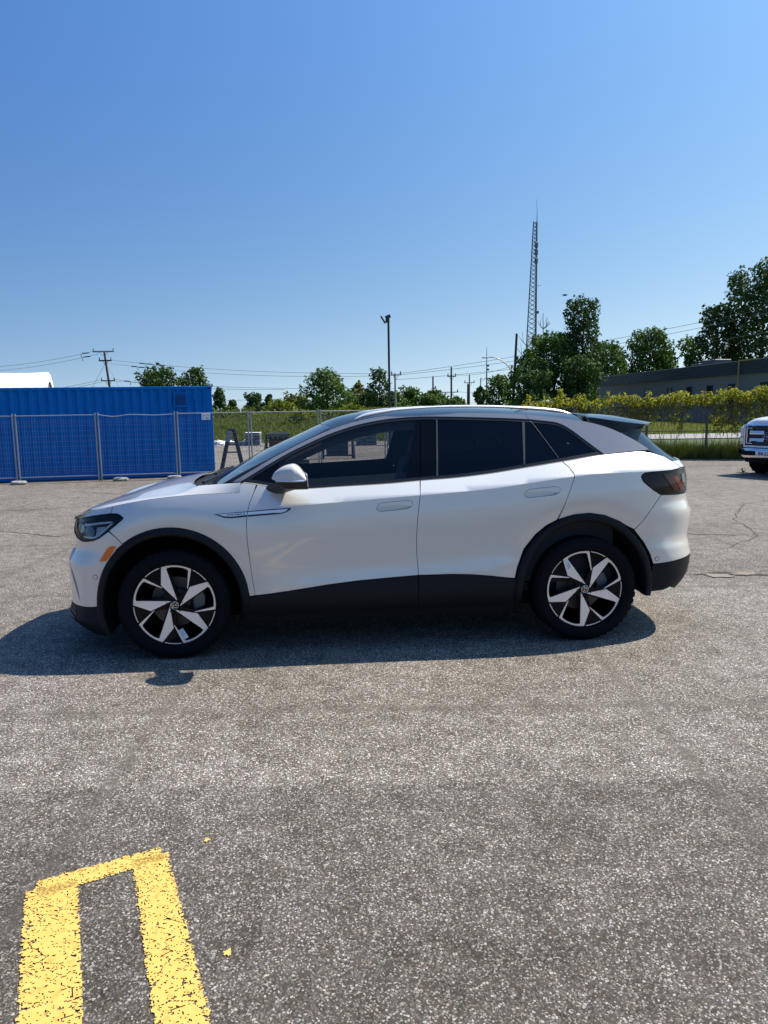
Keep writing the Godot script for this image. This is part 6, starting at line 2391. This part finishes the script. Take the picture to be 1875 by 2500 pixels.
func build_grass() -> void:
	var rng := RandomNumberGenerator.new()
	rng.seed = 12
	var a := Vector3(3.9, 0, -23.69)
	var d := Vector3(0.9578, 0, 0.2873)
	var nrm := Vector3(-0.2873, 0, 0.9578)
	var places: Array[Transform3D] = []
	for i in 5200:
		var s := rng.randf_range(-0.5, 11.0)
		var off := rng.randf_range(-0.55, 0.42)
		var k := rng.randf_range(0.6, 1.2) * (1.0 - 0.45 * maxf(0.0, off - 0.1) / 0.4)
		places.append(Transform3D(Basis(Vector3.UP, rng.randf() * TAU).scaled(Vector3(k, k * rng.randf_range(0.8, 1.2), k)), a + d * s + nrm * off - Vector3(0, 0.03, 0)))
	scatter("tall_grass", tuft_mesh(9, 0.52, 0.2, 0.007, 1), M.leaf_olive, places, "tall green grass along the foot of the chain link fence", "grass")
	places = []
	for i in 16000:
		var x := rng.randf_range(-24.0, 8.0)
		var z := rng.randf_range(-37.6, -58.0)
		var k := rng.randf_range(0.6, 1.3)
		places.append(Transform3D(Basis(Vector3.UP, rng.randf() * TAU).scaled(Vector3(k, k * 0.8, k)), Vector3(x, bank_y(x, z) - 0.03, z)))
	scatter("meadow_grass", tuft_mesh(9, 0.5, 0.3, 0.016, 2), M.leaf_olive, places, "rough meadow grass on the bank behind the yard", "grass")
	places = []
	for i in 9000:
		var x := rng.randf_range(7.0, 34.0)
		var z := rng.randf_range(-42.4, -75.0)
		var k := rng.randf_range(0.7, 1.2)
		places.append(Transform3D(Basis(Vector3.UP, rng.randf() * TAU).scaled(Vector3(k, k * 0.5, k)), Vector3(x, -0.1, z)))
	scatter("lawn_grass", tuft_mesh(9, 0.4, 0.4, 0.02, 3), M.leaf_lime, places, "bright lawn between the road and the low building", "grass")
	weed("leafy weed sprouting from the asphalt before the pickup's wheel", Vector3(8.11, 0, -16.6), 0.14, 9, 1, "leaf_mid", 0.16)
	weed("upright pale green sapling at the grass edge left of the pickup", Vector3(9.45, 0, -21.55), 0.5, 26, 2, "leaf_lime", 0.13)
	weed("small weed at the asphalt's edge behind the SUV's tail", Vector3(8.75, 0, -21.7), 0.22, 12, 3, "leaf_lime", 0.09)

func build_bird() -> void:
	var mb := MB.new()
	var pts := PackedVector3Array()
	for i in 11:
		var t := i / 10.0
		var r := 0.075 * sin(PI * pow(t, 0.8)) + 0.004
		for k in 9:
			var a := TAU * k / 8.0
			pts.append(Vector3(-0.2 + t * 0.42, cos(a) * r, sin(a) * r))
	mb.grid(11, 9, pts, Vector3(0, 0, 0))
	var o := thing("bird", "dark bird gliding in the sky left of the tall clump tree", "bird", Vector3(14.58, 10.3, -60.0), 0.2)
	obj("body", mb, M.ink, o)
	for s in [-1.0, 1.0]:
		mb = MB.new()
		var w := PackedVector3Array()
		for i in 7:
			var t := i / 6.0
			var c := Vector3(0.02 - 0.06 * t, 0.04 - 0.09 * t * t, s * (0.05 + 0.4 * t))
			w.append(c + Vector3(-0.1 * (1.0 - 0.75 * t), 0.0, 0))
			w.append(c + Vector3(0.0, 0.012, 0))
			w.append(c + Vector3(0.08 * (1.0 - 0.9 * t), 0, 0))
		mb.grid(7, 3, w, Vector3(0, -2, 0))
		obj("wing", mb, M.ink, o)
	mb = MB.new()
	mb.prism(pv([-0.34, -0.035, -0.18, -0.03, -0.18, 0.03, -0.34, 0.035]), -0.006, 0.006, Transform3D(Basis(Vector3.RIGHT, PI / 2), Vector3.ZERO))
	obj("tail", mb, M.ink, o)

const SUN := Vector3(0.52, 0.82, -0.24)

func clear_sky(sun_at: Vector3, exposure: float) -> PanoramaSkyMaterial:
	# clear summer air: pale towards the horizon and towards the sun, deep blue away from it
	var w := 512
	var h := 256
	var im := Image.create(w, h, false, Image.FORMAT_RGBF)
	var s := sun_at.normalized()
	for j in h:
		var el := PI * (0.5 - (j + 0.5) / h)
		var haze := exp(-maxf(sin(el), 0.0) / 0.3)
		for i in w:
			var az := TAU * (i + 0.5) / w
			var d := Vector3(sin(az) * cos(el), sin(el), -cos(az) * cos(el))
			var near := exp(-maxf(d.angle_to(s), 0.3) / 1.2)
			var c := Vector3(-5.041 + 2.811 * haze + 5.64 * near, -3.328 + 1.764 * haze + 4.23 * near, -1.553 + 0.595 * haze + 2.6 * near)
			var k := 1.0 / exposure if el > 0.0 else 0.55 / exposure
			im.set_pixel(i, j, Color(exp(c.x) * k, exp(c.y) * k, exp(c.z) * k))
	var m := PanoramaSkyMaterial.new()
	m.panorama = ImageTexture.create_from_image(im)
	return m

func _ready() -> void:
	# camera
	var cam := Camera3D.new()
	cam.name = "camera"
	add_child(cam)
	cam.fov = 69.55
	cam.near = 0.05
	cam.far = 2000.0
	cam.position = Vector3(0, 1.611, 0)
	cam.rotation_order = EULER_ORDER_YXZ
	cam.rotation = Vector3(-0.1388, 0.0, -0.0159)
	cam.current = true
	# sky and sun
	var env := Environment.new()
	env.background_mode = Environment.BG_SKY
	var sky := Sky.new()
	sky.sky_material = clear_sky(SUN, 1.5)
	env.sky = sky
	env.tonemap_mode = Environment.TONE_MAPPER_LINEAR
	env.tonemap_exposure = 1.5
	env.sdfgi_enabled = true
	env.ssao_enabled = true
	env.ssil_enabled = true
	var we := WorldEnvironment.new()
	we.name = "environment"
	we.environment = env
	add_child(we)
	var sun := DirectionalLight3D.new()
	sun.name = "sun"
	add_child(sun)
	sun.light_color = Color(1.0, 0.96, 0.9)
	sun.light_energy = 1.6
	sun.light_angular_distance = 0.5
	sun.shadow_enabled = true
	sun.look_at_from_position(SUN * 50.0, Vector3.ZERO)
	materials()
	setting()
	build_building()
	build_tower()
	build_container()
	build_trees()
	build_poles()
	build_lights()
	build_yard()
	build_fence()
	build_chain_fence()
	build_car()
	build_pickup()
	build_grass()
	build_bird()
